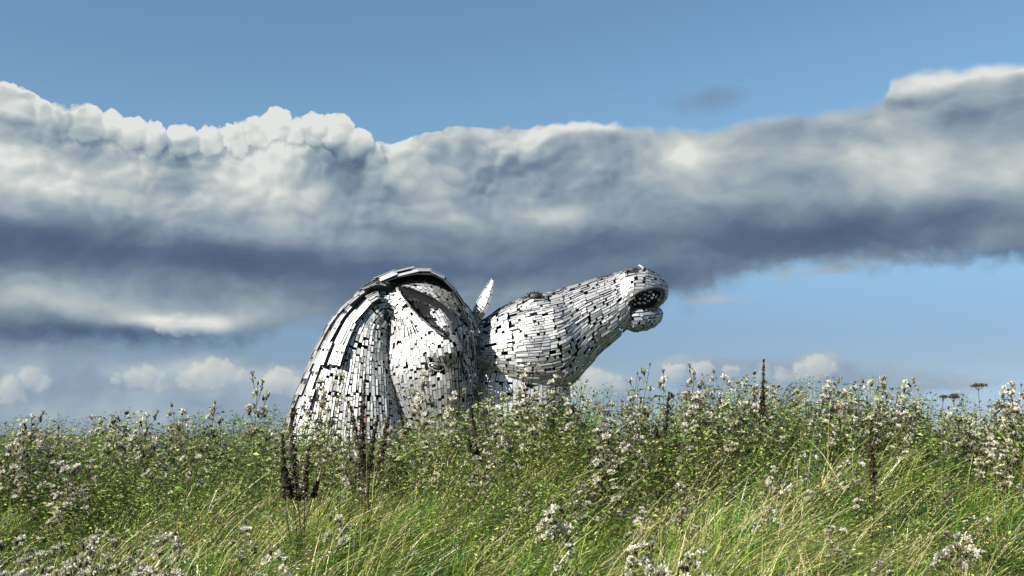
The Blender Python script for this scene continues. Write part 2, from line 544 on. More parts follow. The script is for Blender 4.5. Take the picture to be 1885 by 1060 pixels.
def plates(lf, band=6.5, row=0.60, length=1.9, gap=0.075, hole=0.07, keep=None, thick=0.09, off=0.10, u0=0, u1=None, lift=0.16, rnd=None):
    """brick-like plates on a loft; returns a list of (8,3) corner arrays"""
    rnd = rnd or random
    out = []
    u1 = lf.n - 1 if u1 is None else u1
    mid = lf.ulen(0.25)
    edges = [u0]
    while edges[-1] < u1:
        tgt = mid[min(int(edges[-1]), lf.n - 1)] + band * rnd.uniform(0.75, 1.25)
        nx = float(np.searchsorted(mid, tgt))
        if nx >= u1 - 2: nx = u1
        edges.append(max(nx, edges[-1] + 2)); 
    edges[-1] = u1
    for e in range(len(edges) - 1):
        ua, ub = edges[e], edges[e + 1]
        L = lf.round((ua + ub) / 2); tot = L[-1]
        ns = max(5, int(round(tot / row)))
        cuts = [0.0]
        for q in range(1, ns): cuts.append((q + rnd.uniform(-0.22, 0.22)) / ns)
        cuts.append(1.0)
        tt = np.interp(np.array(cuts) * tot, L, np.arange(lf.NT + 1) / lf.NT)
        for q in range(ns):
            t0, t1 = tt[q], tt[q + 1]
            tm = (t0 + t1) / 2
            ul = lf.ulen(tm)
            s0, s1 = np.interp([ua, ub], np.arange(lf.n), ul)
            s0 += rnd.uniform(-0.35, 0.35) if e else 0; s1 += rnd.uniform(-0.35, 0.35)
            s = s0
            w = np.linalg.norm(lf.S((ua + ub) / 2, t0) - lf.S((ua + ub) / 2, t1))
            if w < 0.12: continue
            while s < s1 - 0.25:
                ln = length * rnd.choice((0.55, 0.8, 1.0, 1.0, 1.25, 1.5)) * rnd.uniform(0.85, 1.15)
                en = s + ln
                if s1 - en < 0.45 * length: en = s1
                a, b = np.interp([s + gap * 0.7, en - gap * 0.7], ul, np.arange(lf.n))
                s = en
                if rnd.random() < hole: 
                    s = s - ln * rnd.uniform(0.5, 0.82)          # a short opening
                    continue
                if rnd.random() < 0.22: b -= (b - a) * rnd.uniform(0.12, 0.3)
                ctr = lf.S((a + b) / 2, tm)
                if keep and not keep(ctr, lf.Nn((a + b) / 2, tm), (a + b) / 2, tm): continue
                g = min(gap / max(w, 0.2), 0.3) / 2 * (t1 - t0)
                if rnd.random() < 0.16: g *= 2.6
                l0 = off + rnd.uniform(0, lift) * 0.4; l1 = off + rnd.uniform(0, lift)
                l2 = l0 + rnd.uniform(-0.03, 0.07); l3 = l1 + rnd.uniform(-0.03, 0.07)
                top = [lf.S(a, t0 + g, l0), lf.S(b, t0 + g, l2), lf.S(b, t1 - g, l3), lf.S(a, t1 - g, l1)]
                N = lf.Nn((a + b) / 2, tm)
                botp = [p - N * thick for p in top]
                out.append(np.array(top + botp))
    return out


QF = np.array([[0, 1, 2, 3], [7, 6, 5, 4], [0, 4, 5, 1], [1, 5, 6, 2], [2, 6, 7, 3], [3, 7, 4, 0]])


def fix_wind(P):
    n = np.cross(P[1] - P[0], P[3] - P[0]); d = P[0] - P[4]
    if np.dot(n, d) < 0: P = P[[3, 2, 1, 0, 7, 6, 5, 4]]
    return P


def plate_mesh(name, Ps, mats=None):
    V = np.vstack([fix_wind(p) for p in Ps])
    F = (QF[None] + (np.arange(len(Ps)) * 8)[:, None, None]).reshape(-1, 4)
    mi = np.tile([0, 1, 1, 1, 1, 1], len(Ps))  # undersides and edges take the painted shade colour
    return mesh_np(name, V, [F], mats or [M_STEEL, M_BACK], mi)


def seen_area(P, ymax=800):
    c = P[:4].mean(0); n = np.cross(P[2] - P[0], P[3] - P[1]) / 2
    if np.dot(n, P[0] - P[4]) < 0: n = -n
    v = np.array([0, 0, CAMZ]) - c; d = np.linalg.norm(v)
    a = np.dot(n, v / d)
    if c[2] < 3.0: a *= 0.05
    return a


def hang_plates(root, origin, Ps, hidden=None, name='steel_plate'):
    """the 300 plates that show largest are parts; the rest is one part"""
    ar = [(seen_area(p) * (0.02 if hidden and hidden(p[:4].mean(0)) else 1.0), i) for i, p in enumerate(Ps)]
    ar.sort(reverse=True)
    big = [i for _, i in ar[:300]]; rest = [i for _, i in ar[300:]]
    for i in big:
        c = Ps[i].mean(0)
        link(name, plate_mesh(name, [Ps[i] - c]), root, Vector(c - origin))
    if rest:
        link('plating', plate_mesh('plating', [Ps[i] - origin for i in rest]), root, kind='stuff')


def tube_np(path, rad, k=8):
    path = np.asarray(path, float); n = len(path)
    T = np.gradient(path, axis=0); T /= np.linalg.norm(T, axis=1, keepdims=True) + 1e-9
    ref = np.array([0, 0, 1.0]) if abs(T[:, 2]).max() < 0.9 else np.array([1.0, 0.3, 0])
    X_ = np.cross(T, ref); X_ /= np.linalg.norm(X_, axis=1, keepdims=True) + 1e-9
    Y_ = np.cross(T, X_)
    th = np.arange(k) / k * 2 * np.pi
    rad = np.broadcast_to(rad, (n,))
    V = (path[:, None] + (X_[:, None] * np.cos(th)[None, :, None] + Y_[:, None] * np.sin(th)[None, :, None]) * rad[:, None, None]).reshape(-1, 3)
    F = []
    for i in range(n - 1):
        for j in range(k):
            F.append([i * k + j, i * k + (j + 1) % k, (i + 1) * k + (j + 1) % k, (i + 1) * k + j])
    return V, np.array(F)


def join_np(lst):
    Vs, Fs, o = [], [], 0
    for V, F in lst:
        Vs.append(V); Fs.append(F + o); o += len(V)
    return np.vstack(Vs), np.vstack(Fs)


def ellipsoid(c, axes, nu=14, nv=10):
    c = np.array(c, float); a, b, d = [np.array(v, float) for v in axes]
    V = []
    for i in range(nv + 1):
        ph = math.pi * i / nv
        for j in range(nu):
            th = 2 * math.pi * j / nu
            V.append(c + a * math.sin(ph) * math.cos(th) + b * math.sin(ph) * math.sin(th) + d * math.cos(ph))
    F = [[i * nu + j, (i + 1) * nu + j, (i + 1) * nu + (j + 1) % nu, i * nu + (j + 1) % nu] for i in range(nv) for j in range(nu)]
    return np.array(V), np.array(F)


def frame_rings(lf, every=9, inset=1.0, r=0.16, u0=0, u1=None):
    """the steel skeleton inside: hoops and stringers"""
    parts = []
    u1 = lf.n if u1 is None else u1
    for u in range(u0 + 2, u1 - 1, every):
        p = lf.grid[u] - lf.N[u] * inset
        p = np.vstack([p[::6], p[:1]])
        parts.append(tube_np(p, r, 5))
    for j in range(0, lf.NT, 12):
        p = (lf.grid[u0:u1, j] - lf.N[u0:u1, j] * inset)[::4]
        if len(p) > 3: parts.append(tube_np(p, r, 5))
    return parts


def dark_core(root, origin, lf, k=0.62):
    '''added unseen dark core, well behind the plates, that blocks light through the gaps'''
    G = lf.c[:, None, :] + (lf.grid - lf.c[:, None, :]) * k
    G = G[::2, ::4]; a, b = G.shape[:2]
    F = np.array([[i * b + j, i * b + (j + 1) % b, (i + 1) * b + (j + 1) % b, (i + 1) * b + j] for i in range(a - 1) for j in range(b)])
    link('added_dark_core', mesh_np('added_dark_core', G.reshape(-1, 3) - origin, [F], [M_DARK], smooth=True), root)  # added to keep sky and sun from showing through the plating


def horse_root(name, x, y, label, dep=0.0):
    p = at(x, y, DIST + dep)
    r = bpy.data.objects.new(name, None); COL.objects.link(r)
    r.location = (p.x, p.y, 0.0); r.empty_display_size = 2
    r['label'] = label; r['category'] = 'sculpture'; r['group'] = 'giant steel horse heads rising behind the meadow'
    return r, np.array([p.x, p.y, 0.0])


# ---- the lowered head (left): neck arches up, over and down into the face
LH, LO = horse_root('horse_head_sculpture', 700, 700, 'giant steel plate horse head bowed down, layered mane on its arched neck')
low = Loft([
    ((506, 870), (758, 870), 0, 0, 78, 3.0, 0.0),
    ((535, 770), (745, 780), 0, 0, 74, 3.1, 0.0),
    ((564, 700), (734, 722), 0, 0, 70, 3.2, 0.0),
    ((586, 648), (728, 676), 0, 0, 66, 3.1, 0.0),
    ((611, 600), (725, 640), 0, 0, 62, 2.9, 0.0),
    ((645, 558), (721, 620), 0, 0, 59, 2.6, -0.05),
    ((690, 519), (723, 608), 0, 0.3, 56, 2.3, -0.1),
    ((745, 518), (726, 602), -1, 0.5, 52, 2.3, -0.1),
    ((793, 519), (731, 602), -4, 0.7, 50, 2.4, -0.1),
    ((829, 547), (734, 611), -6.3, 1.0, 52, 2.7, -0.05),
    ((858, 592), (733, 636), -6.8, 1.5, 58, 3.8, 0.0),
    ((870, 648), (733, 676), -6.2, 2.0, 64, 4.4, 0.0),
    ((871, 705), (741, 724), -5.0, 2.5, 60, 4.4, -0.05),
    ((868, 765), (757, 775), -3.6, 3.0, 54, 3.6, -0.1),
    ((866, 830), (778, 832), -2.2, 3.5, 44, 2.6, 0.0),
    ((862, 880), (800, 882), -1.2, 3.8, 38, 2.4, 0.0),
    ((850, 896), (822, 897), 0.0, 3.0, 16, 2.2, 0.0),
], bumps=[
    (812, 646, None, 20, 1.3), (836, 642, None, 18, 1.2), (800, 676, None, 12, -1.2),     # brow and eye socket
    (900, 655, -1.5, 18, 1.2), (775, 715, None, 45, 0.5), (745, 690, None, 30, 0.35),
    (864, 650, None, 22, -0.6),
])


def low_keep(c, N, u, t):
    e = np.array(EYE_L) - c
    if np.linalg.norm(e * np.array([1, 0.6, 1.3])) < 1.55: return False
    return True


head_u = 14 * 9
EYE_L, EYE_LN, _, _ = near_surface(low, 803, 672, head_u)
MANE_U0, MANE_U1 = 6, 14 * 7 + 4
P_low = plates(low, keep=low_keep, row=0.47, length=1.2, hole=0.085, rnd=random.Random(3))

# layered mane: wedge-backed panels carrying slats, standing off the crest like shingles
r5 = random.Random(11)
tiers = [(-0.02, 0.06), (0.06, 0.12), (0.12, 0.18), (0.18, 0.232), (-0.10, -0.02)]
npan = 0
for ti, (ta, tb) in enumerate(tiers):
    ul = low.ulen((ta + tb) / 2)
    s = ul[MANE_U0 + (0, 0, 10, 30, 0)[ti]] + r5.uniform(0, 2)
    send = ul[MANE_U1 - (0, 2, 4, 16, 0)[ti]]
    while s < send - 1.0:
        ln = r5.uniform(3.2, 4.8)
        ua, ub = np.interp([s, min(s + ln, send)], ul, np.arange(low.n))
        s += ln * 0.97
        j = r5.uniform(-0.012, 0.012)
        a_, b_ = ta + j, tb + r5.uniform(-0.012, 0.014)
        # edge a_ (towards the crest) low, edge b_ proud; the lower end stands out more
        sgn = 1 if ta >= -0.03 else -1
        near_t, far_t = (b_, a_) if sgn > 0 else (a_, b_)
        top_f = max(0.0, min(1.0, (ua - 58) / 24)) if ti in (2, 3) else 0
        h_far = 0.25
        h_near = r5.uniform(*((0.25, 0.4), (0.35, 0.65), (0.45, 0.85), (0.5, 1.0), (0.12, 0.16))[ti]) + top_f * 1.3
        low_u = 1.25
        K = 3
        V = []
        for q in range(K + 1):
            u = ua + (ub - ua) * q / K
            f = 1.0 + (low_u - 1.0) * (1 - q / K)
            V += [low.S(u, far_t, h_far * f), low.S(u, near_t, h_near * f), low.S(u, near_t, 0.02), low.S(u, far_t, 0.0)]
        V = np.array(V)
        F = []
        for q in range(K):
            b0 = q * 4
            for k in range(4):
                F.append([b0 + k, b0 + (k + 1) % 4, b0 + 4 + (k + 1) % 4, b0 + 4 + k])
        F += [[0, 3, 2, 1], [K * 4, K * 4 + 1, K * 4 + 2, K * 4 + 3]]
        c = V.mean(0)
        pan = link('mane_panel', mesh_np('mane_panel', V - c, [np.array(F)], [M_FRAME]), LH, Vector(c - LO))  # dark panel sides: their shade is put into the backing colour
        npan += 1
        ns = r5.choice((6, 7, 7))
        for q in range(ns):
            f0, f1 = (q + 0.17) / ns, (q + r5.uniform(0.72, 0.86)) / ns
            st = 0.0
            for (g0, g1) in (((0.0, r5.uniform(0.42, 0.62)), (0.68, 1.0)) if r5.random() < 0.65 else ((r5.uniform(-0.05, 0.05), 1.0),)):
                uu = [ua + (ub - ua) * g0, ua + (ub - ua) * g1]
                top = []
                for (u, ff) in ((uu[0], f0), (uu[1], f0), (uu[1], f1), (uu[0], f1)):
                    t = far_t + (near_t - far_t) * ff
                    f = 1.0 + (low_u - 1.0) * (1 - (u - ua) / (ub - ua))
                    top.append(low.S(u, t, (h_far + (h_near - h_far) * ff) * f + 0.10 + 0.05 * r5.random()))
                N = low.Nn((ua + ub) / 2, (a_ + b_) / 2)
                P = np.array(top + [p - N * 0.08 for p in top])
                cc = P.mean(0)
                link('slat', plate_mesh('slat', [P - cc]), pan, Vector(cc - c))


def ear(root, origin, base, tip, dep0, dep1, wid, open_dir, rnd, name='ear'):
    """a pricked ear: a cupped leaf with plates outside, an open hollow coloured black for its shade"""
    b = np.array(at(*base, DIST + dep0)); t = np.array(at(*tip, DIST + dep1))
    ax = t - b; L = np.linalg.norm(ax); ax /= L
    od = np.array(open_dir, float); od -= ax * od.dot(ax); od /= np.linalg.norm(od)
    sd = np.cross(ax, od)
    W = wid * UPX
    prof = [(0, .62), (.12, .85), (.3, 1.0), (.5, .92), (.7, .66), (.85, .38), (.96, .12), (1, .02)]
    nu, nv = 14, 12

    def pt(u, a, off=0.0):
        w = W * np.interp(u, [p[0] for p in prof], [p[1] for p in prof])
        ang = math.radians(-90 + 180 * a)
        # cup: open towards od
        q = (w + off) * (sd * math.sin(ang) * 0.95 - od * math.cos(ang) * 0.8)
        return b + ax * (L * u) + q + od * (w * 0.25) - od * 0.25 * L * (u * u) * 0.35
    G = np.array([[pt(i / nu, j / nv) for j in range(nv + 1)] for i in range(nu + 1)]).reshape(-1, 3)
    F = [[i * (nv + 1) + j, i * (nv + 1) + j + 1, (i + 1) * (nv + 1) + j + 1, (i + 1) * (nv + 1) + j] for i in range(nu) for j in range(nv)]
    c = b
    e = link(name, mesh_np(name, G - c, [np.array(F)], [M_DARK]), root, Vector(c - origin))  # shade of the ear hollow put into its colour
    Ps = []
    for q in range(9):
        a0, a1 = q / 9 + 0.008, (q + 1) / 9 - 0.008
        u = rnd.uniform(0, 0.05)
        while u < 0.93:
            ln = rnd.uniform(0.12, 0.24)
            u1_ = min(u + ln, 0.98)
            if rnd.random() > 0.1:
                o = 0.10 + rnd.uniform(0, 0.12)
                top = [pt(u, a0, o), pt(u1_ - 0.02, a0, o + .05), pt(u1_ - 0.02, a1, o + .05), pt(u, a1, o)]
                m = np.mean(top, axis=0); n = m - (b + ax * (L * (u + u1_) / 2)); n /= np.linalg.norm(n) + 1e-9
                Ps.append(np.array(top + [p - n * 0.07 for p in top]))
            u = u1_
    for k in range(26):                       # added bright flakes standing in for specks of light in the hollow
        a0 = rnd.uniform(0.08, 0.86); u = rnd.uniform(0.08, 0.85); du, da = rnd.uniform(0.03, 0.06), rnd.uniform(0.03, 0.07)
        o = -0.12
        top = [pt(u, a0, o), pt(u + du, a0, o - .15), pt(u + du, a0 + da, o - .22), pt(u, a0 + da, o - .05)]
        n = od
        Ps.append(np.array(top + [p + n * 0.05 for p in top]))
    for P in Ps:
        cc = P.mean(0)
        link('steel_plate', plate_mesh('steel_plate', [P - cc]), e, Vector(cc - c))
    return e


ear(LH, LO, (872, 596), (916, 514), -3.0, -3.5, 21, (0.93, 0.30, 0.0), random.Random(4))
ear(LH, LO, (832, 608), (734, 520), -10.8, -9.8, 27, (0.75, -0.62, -0.2), random.Random(5))

# forelock: a curved canopy of long slats springing from the crest, over the poll, down the brow to a point
fl = [(688, 514), (722, 503), (757, 497), (790, 500), (815, 514), (834, 536), (849, 562), (860, 602)]
r6 = random.Random(8)
fpan = None
for k in range(len(fl) - 1):
    (x0, y0), (x1, y1) = fl[k], fl[k + 1]
    d0 = -1.5 - 6.2 * (k / 7); d1 = -1.5 - 6.2 * ((k + 1) / 7)
    wd0 = (3.0, 3.0, 3.0, 2.8, 2.5, 2.0, 1.2, 0.2)[k]; wd1 = (3.0, 3.0, 3.0, 2.8, 2.5, 2.0, 1.2, 0.2)[k + 1]
    A0 = np.array(at(x0, y0, DIST + d0)); A1 = np.array(at(x1, y1, DIST + d1))
    T = (A1 - A0) / np.linalg.norm(A1 - A0)
    dep = np.array([0.35, -1.0, 0.0]); dep /= np.linalg.norm(dep)
    up = np.cross(T, dep); up *= 1 if up[2] > 0 else -1; up /= np.linalg.norm(up)
    lip = -1.2

    def q_(A, w, f, o, A0=A0):
        g_ = 2 * f - 1
        return A + dep * (w * g_ * (1.3 if g_ > 0 else 1.0)) + up * (o + lip * (2 * f - 1) ** 2 * w / 3)
    V = np.array([q_(A0, wd0, 0, 0), q_(A0, wd0, .5, 0), q_(A0, wd0, 1, 0), q_(A1, wd1, 0, 0.12), q_(A1, wd1, .5, 0.12), q_(A1, wd1, 1, 0.12)])
    V = np.vstack([V, V - up * 0.08])
    F = np.array([[0, 1, 4, 3], [1, 2, 5, 4], [6, 9, 10, 7], [7, 10, 11, 8], [0, 3, 9, 6], [2, 8, 11, 5], [0, 6, 7, 1], [1, 7, 8, 2], [3, 4, 10, 9], [4, 5, 11, 10]])
    c = V.mean(0)
    pan = link('forelock_panel', mesh_np('forelock_panel', V - c, [F], [M_DARK]), LH, Vector(c - LO))  # forelock underside is black, its shade painted in
    ns = 9
    for s_ in range(ns):
        f0, f1 = (s_ + .08) / ns, (s_ + .92) / ns
        if r6.random() < 0.12: continue
        e0, e1 = r6.uniform(-0.5, 0.3), r6.uniform(-0.5, 0.5)
        B0 = A0 + T * e0; B1 = A1 + T * e1
        o = 0.10 + r6.uniform(0, .32)
        top = [q_(B0, wd0, f0, o), q_(B1, wd1, f0, o + .25), q_(B1, wd1, f1, o + .25), q_(B0, wd0, f1, o)]
        P = np.array(top + [p - up * 0.08 for p in top]); cc = P.mean(0)
        link('slat', plate_mesh('slat', [P - cc]), pan, Vector(cc - c))
hang_plates(LH, LO, P_low, hidden=lambda c: False)
fr = join_np(frame_rings(low))
link('inner_frame', mesh_np('inner_frame', fr[0] - LO, [fr[1]], [M_FRAME]), LH)


dark_core(LH, LO, low)


def eye(root, origin, c, N, w, h, roll, deep=-0.1):
    """eyeball with an upper and a lower lid"""
    N = N / np.linalg.norm(N)
    up = np.array([0, 0, 1.0]); r = np.cross(up, N); r /= np.linalg.norm(r); up = np.cross(N, r)
    ca, sa = math.cos(roll), math.sin(roll)
    X_, Y_ = r * ca + up * sa, up * ca - r * sa
    cc = c - N * deep
    V, F = ellipsoid(np.zeros(3), (X_ * w * 0.8, Y_ * h * 0.8, N * 0.45))
    e = link('eye', mesh_np('eye', V, [F], [M_EYE], smooth=True), root, Vector(cc - origin))
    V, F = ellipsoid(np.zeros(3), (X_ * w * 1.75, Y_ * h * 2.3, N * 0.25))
    link('eye_socket', mesh_np('eye_socket', V, [F], [M_DARK], smooth=True), e, Vector(-N * 0.25))  # black disc puts the shade of the recess into colour
    for sg, nm in ((1, 'upper_eyelid'), (-1, 'lower_eyelid')):
        pts = []
        for k in range(9):
            a = math.pi * k / 8
            pts.append(X_ * (math.cos(a) * w * 1.15) + Y_ * (sg * math.sin(a) * h * 1.1) + N * (0.35 + 0.3 * math.sin(a)))
        rad = [0.05 + (0.05 if sg > 0 else 0.10) * math.sin(math.pi * k / 8) for k in range(9)]
        V, F = tube_np(pts, np.array(rad), 7)
        link(nm, mesh_np(nm, V, [F], [M_STEEL], smooth=True), e)
    return e


eye(LH, LO, EYE_L, EYE_LN, 1.05, 0.52, -0.25)
pe, ne, _, _ = near_surface(low, 898, 662, head_u)
# far eye with its fringe of lashes, seen edge-on beyond the brow
ec = np.array(at(903, 664, DIST - 3.0))
V, F = ellipsoid(np.zeros(3), (np.array([1.3, 0.6, 0]), np.array([-0.2, 0.5, 0]), np.array([0, 0, 1.1])))
fe = link('eye', mesh_np('eye', V, [F], [M_FRAME], smooth=True), LH, Vector(ec - LO))
for k in range(6):
    a = 0.9 - k * 0.33
    p = [np.array([-1.9 + k * 0.15, -0.9, a * 0.7]), np.array([-0.9, -1.1, a + 0.35]), np.array([0.4, -0.9, a * 1.1 + 0.2]), np.array([1.2, -0.2, a * 0.6 - 0.2])]
    V, F = tube_np(p, 0.06, 5)
    link('eyelash', mesh_np('eyelash', V, [F], [M_EYE]), fe)

# ---- the raised head (right): muzzle lifted, mouth open
RH, RO = horse_root('horse_head_sculpture', 975, 700, 'giant steel plate horse head thrown upward to the right with open mouth', 0)
DR = -0.5
rb = [(960, 640, DR - 5, 55, 0.9), (1000, 600, DR - 5, 45, 0.5),
      (1022, 578, None, 17, 0.7), (1032, 604, None, 17, 0.8), (1040, 632, None, 18, 0.8),
      (985, 548, DR - 4, 12, 0.6), (1080, 560, DR - 4, 30, 0.3)]
head = Loft([
    ((858, 622), (860, 634), DR + 2, DR + 2, 8, 2.0, 0),
    ((868, 608), (876, 664), DR + 1, DR + 1, 32, 2.1, 0),
    ((898, 587), (914, 694), DR, DR, 50, 2.2, 0),
    ((937, 562), (962, 714), DR, DR - 1, 57, 2.3, 0),
    ((976, 546), (1008, 720), DR, DR - 1, 60, 2.3, 0),
    ((1012, 540), (1050, 708), DR, DR - 1, 56, 2.3, 0),
    ((1047, 530), (1084, 671), DR, DR - 1, 48, 2.3, 0),
    ((1080, 520), (1108, 644), DR, DR - 1, 42, 2.3, 0),
    ((1113, 510), (1132, 625), DR, DR - 1, 38, 2.3, 0),
    ((1138, 503), (1152, 604), DR, DR - 1, 35, 2.3, 0),
    ((1152, 500), (1160, 592), DR, DR - 1, 33, 2.3, 0),
], bumps=rb)
muz = Loft([
    ((1140, 504), (1146, 585), DR, DR - 1, 34, 2.3, 0),
    ((1152, 499), (1158, 572), DR, DR - 1, 38, 2.3, 0),
    ((1166, 498), (1170, 566), DR, DR - 1, 41, 2.4, 0),
    ((1182, 502), (1186, 567), DR + 0.4, DR - 0.6, 40, 2.4, 0),
    ((1198, 511), (1199, 567), DR + 1.3, DR + 0.3, 35, 2.4, 0),
    ((1208, 522), (1207, 564), DR + 2.2, DR + 1.2, 25, 2.3, 0),
    ((1214, 534), (1213, 556), DR + 2.8, DR + 2.0, 12, 2.2, 0),
    ((1216, 542), (1216, 548), DR + 3, DR + 2.6, 3, 2.0, 0),
], bumps=[(1188, 506, DR - 2.5, 11, 0.5), (1168, 503, DR - 2.5, 9, -0.7)])
lip = Loft([
    ((1140, 580), (1146, 598), DR, DR, 14, 2.1, 0),
    ((1152, 570), (1156, 604), DR, DR, 28, 2.2, 0),
    ((1166, 566), (1170, 609), DR, DR, 33, 2.3, 0),
    ((1182, 564), (1186, 607), DR + .4, DR + .4, 30, 2.3, 0),
    ((1196, 564), (1198, 601), DR + 1.4, DR + 1.4, 25, 2.3, 0),
    ((1206, 567), (1206, 594), DR + 2.2, DR + 2.2, 18, 2.2, 0),
    ((1212, 574), (1212, 587), DR + 2.8, DR + 2.8, 8, 2.1, 0),
    ((1214, 580), (1214, 583), DR + 3, DR + 3, 2, 2.0, 0),
])
neck = Loft([
    ((868, 880), (1075, 880), DR + 1, DR + 1, 66, 2.3, 0),
    ((880, 810), (1060, 810), DR + 1, DR + 1, 60, 2.3, 0),
    ((876, 755), (1050, 760), DR, DR, 54, 2.3, 0),
    ((876, 708), (1048, 722), DR, DR, 50, 2.3, 0),
    ((884, 668), (1044, 690), DR, DR, 46, 2.2, 0),
    ((905, 640), (1020, 660), DR, DR, 36, 2.2, 0),
])
MC = (1189.0, 549.0)              # centre of the gape in the profile
mc, mn, _, _ = near_surface(muz, *MC)
MA = math.radians(19)
ms_ = np.array(at(MC[0], MC[1], mc[1]))
mx_ = np.array([math.cos(MA), 0.0, math.sin(MA)])
my_ = np.array([-math.sin(MA), 0.0, math.cos(MA)])


def in_mouth(c, a=32, b=16.5):
    d = c - ms_
    return (d @ mx_ / (a * UPX)) ** 2 + (d @ my_ / (b * UPX)) ** 2 < 1 and c[1] < DIST + DR + 1.5


P_r = plates(head, row=0.44, length=1.5, rnd=random.Random(21), hole=0.11)
ns_p, ns_n, _, _ = near_surface(muz, 1167, 502)
NOSTRIL = ns_p
P_r += plates(muz, row=0.5, length=1.2, band=3.5, gap=0.08, rnd=random.Random(22), keep=lambda c, N, u, t: not in_mouth(c) and np.linalg.norm(c - NOSTRIL) > 0.95)
P_r += plates(lip, row=0.5, length=1.2, band=3.5, gap=0.08, rnd=random.Random(23))
P_r += plates(neck, row=0.7, length=2.2, rnd=random.Random(24))
hang_plates(RH, RO, P_r, hidden=lambda c: False)
fr = join_np(frame_rings(head) + frame_rings(neck) + frame_rings(lip, 14, 0.7, 0.1))
link('inner_frame', mesh_np('inner_frame', fr[0] - RO, [fr[1]], [M_FRAME]), RH)
for lf_ in (head, neck): dark_core(RH, RO, lf_)
# mouth: a black solid painting the shade of the cavity, a rolled lip round it and a row of teeth
yd = DIST + DR - 1.2
MO = np.array([ms_[0], yd, ms_[2]])
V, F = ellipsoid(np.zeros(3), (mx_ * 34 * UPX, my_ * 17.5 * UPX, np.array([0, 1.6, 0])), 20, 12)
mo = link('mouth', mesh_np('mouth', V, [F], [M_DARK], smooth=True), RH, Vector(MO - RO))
pts = []
for k in range(29):
    a = 2 * math.pi * k / 28
    px_ = MC[0] + 33 * math.cos(a) * math.cos(MA) - 16.5 * math.sin(a) * math.sin(MA)
    py_ = MC[1] - 33 * math.cos(a) * math.sin(MA) - 16.5 * math.sin(a) * math.cos(MA)
    q, _, _, _ = near_surface(muz, px_, py_)
    w = np.array(at(px_, py_, min(q[1] + 0.1, yd)))
    pts.append(w - MO)
pts[-1] = pts[0]
V, F = tube_np(pts, 0.36, 8)
link('lip_rim', mesh_np('lip_rim', V, [F], [M_BACK], smooth=True), mo)
M_TOOTH = material('tooth_steel', (0.62, 0.62, 0.60), 0.4, 0.5)
r7 = random.Random(2)
for k in range(17):
    x = -24 + k * 2.9
    y = -6.0 + 0.010 * x * x + r7.uniform(-1.5, 2.5) + (6.0 if k % 3 == 2 else 0)
    c = mx_ * (x * UPX) + my_ * (y * UPX) + np.array([0, -1.55 + 0.0010 * x * x, 0])
    w, h = r7.uniform(0.06, 0.13), r7.uniform(0.08, 0.2)
    A = mx_ * w; B = my_ * h; D = np.array([0, -0.12, 0])
    P = np.array([c + A + B + D, c - A + B + D, c - A - B + D, c + A - B + D, c + A + B - D, c - A + B - D, c - A - B - D, c + A - B - D])
    cc = P.mean(0)
    link('tooth', plate_mesh('tooth', [P - cc], [M_TOOTH, M_TOOTH]), mo, Vector(cc))
# nostril: black solid painting the shade of the hollow, with a bright folded edge
ny = np.cross(ns_n, mx_); ny /= np.linalg.norm(ny)
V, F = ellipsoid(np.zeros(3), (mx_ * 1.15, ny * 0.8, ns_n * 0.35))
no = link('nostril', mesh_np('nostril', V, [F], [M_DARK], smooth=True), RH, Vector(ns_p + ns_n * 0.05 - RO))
V, F = tube_np([mx_ * (1.2 + 0.4 * math.sin(t)) * 0.9 + ny * 1.0 * math.cos(t) + ns_n * 0.35 for t in np.linspace(0.1, 3.0, 9)], 0.20, 6)
link('nostril_fold', mesh_np('nostril_fold', V, [F], [M_STEEL]), no)
# eye of the raised head: a dark hooded ball with a ragged brow, seen on the profile
ep = np.array(at(985, 546, DIST + DR - 3.6))
V, F = ellipsoid(np.zeros(3), (np.array([1.15, 0, 0.08]), np.array([0, 0.9, 0.0]), np.array([-0.05, 0, 0.75])))
re_ = link('eye', mesh_np('eye', V, [F], [M_FRAME], smooth=True), RH, Vector(ep - RO))
for k in range(14):
    a = math.pi * (k / 13)
    p = [np.array([math.cos(a) * 0.9, -0.5, math.sin(a) * 0.45]), np.array([math.cos(a) * r7.uniform(1.1, 1.5), -0.7 + r7.uniform(-.3, .3), math.sin(a) * r7.uniform(0.6, 0.95)])]
    V, F = tube_np(p, 0.09, 4)
    link('eyelash', mesh_np('eyelash', V, [F], [M_FRAME]), re_)


# ------------------------------------------------------------------ ground: a low bank in front, level field behind
TOPROW = [(-400, 800), (0, 797), (100, 797), (200, 788), (300, 778), (400, 772), (470, 770), (560, 778), (650, 792), (750, 778), (850, 750), (950, 732),
          (1040, 732), (1110, 768), (1180, 748), (1260, 728), (1400, 728), (1500, 728), (1600, 726), (1700, 748), (1800, 746), (1885, 732), (2300, 728)]
CREST = 9.3
tx = np.array([(c - 942.5) / FPX * CREST for c, _ in TOPROW])
tz = np.array([CAMZ + (800 - r) / FPX * CREST - 0.96 - 0.85 for _, r in TOPROW])


def vnoise(x, y, f, seed):
    """smooth value noise, vectorised"""
    g = np.random.default_rng(seed).random((64, 64))
    x = np.asarray(x) * f; y = np.asarray(y) * f
    xi = np.floor(x).astype(int); yi = np.floor(y).astype(int)
    fx = x - xi; fy = y - yi
    fx = fx * fx * (3 - 2 * fx); fy = fy * fy * (3 - 2 * fy)
    a = g[xi % 64, yi % 64]; b = g[(xi + 1) % 64, yi % 64]; c = g[xi % 64, (yi + 1) % 64]; d = g[(xi + 1) % 64, (yi + 1) % 64]
    return (a * (1 - fx) + b * fx) * (1 - fy) + (c * (1 - fx) + d * fx) * fy


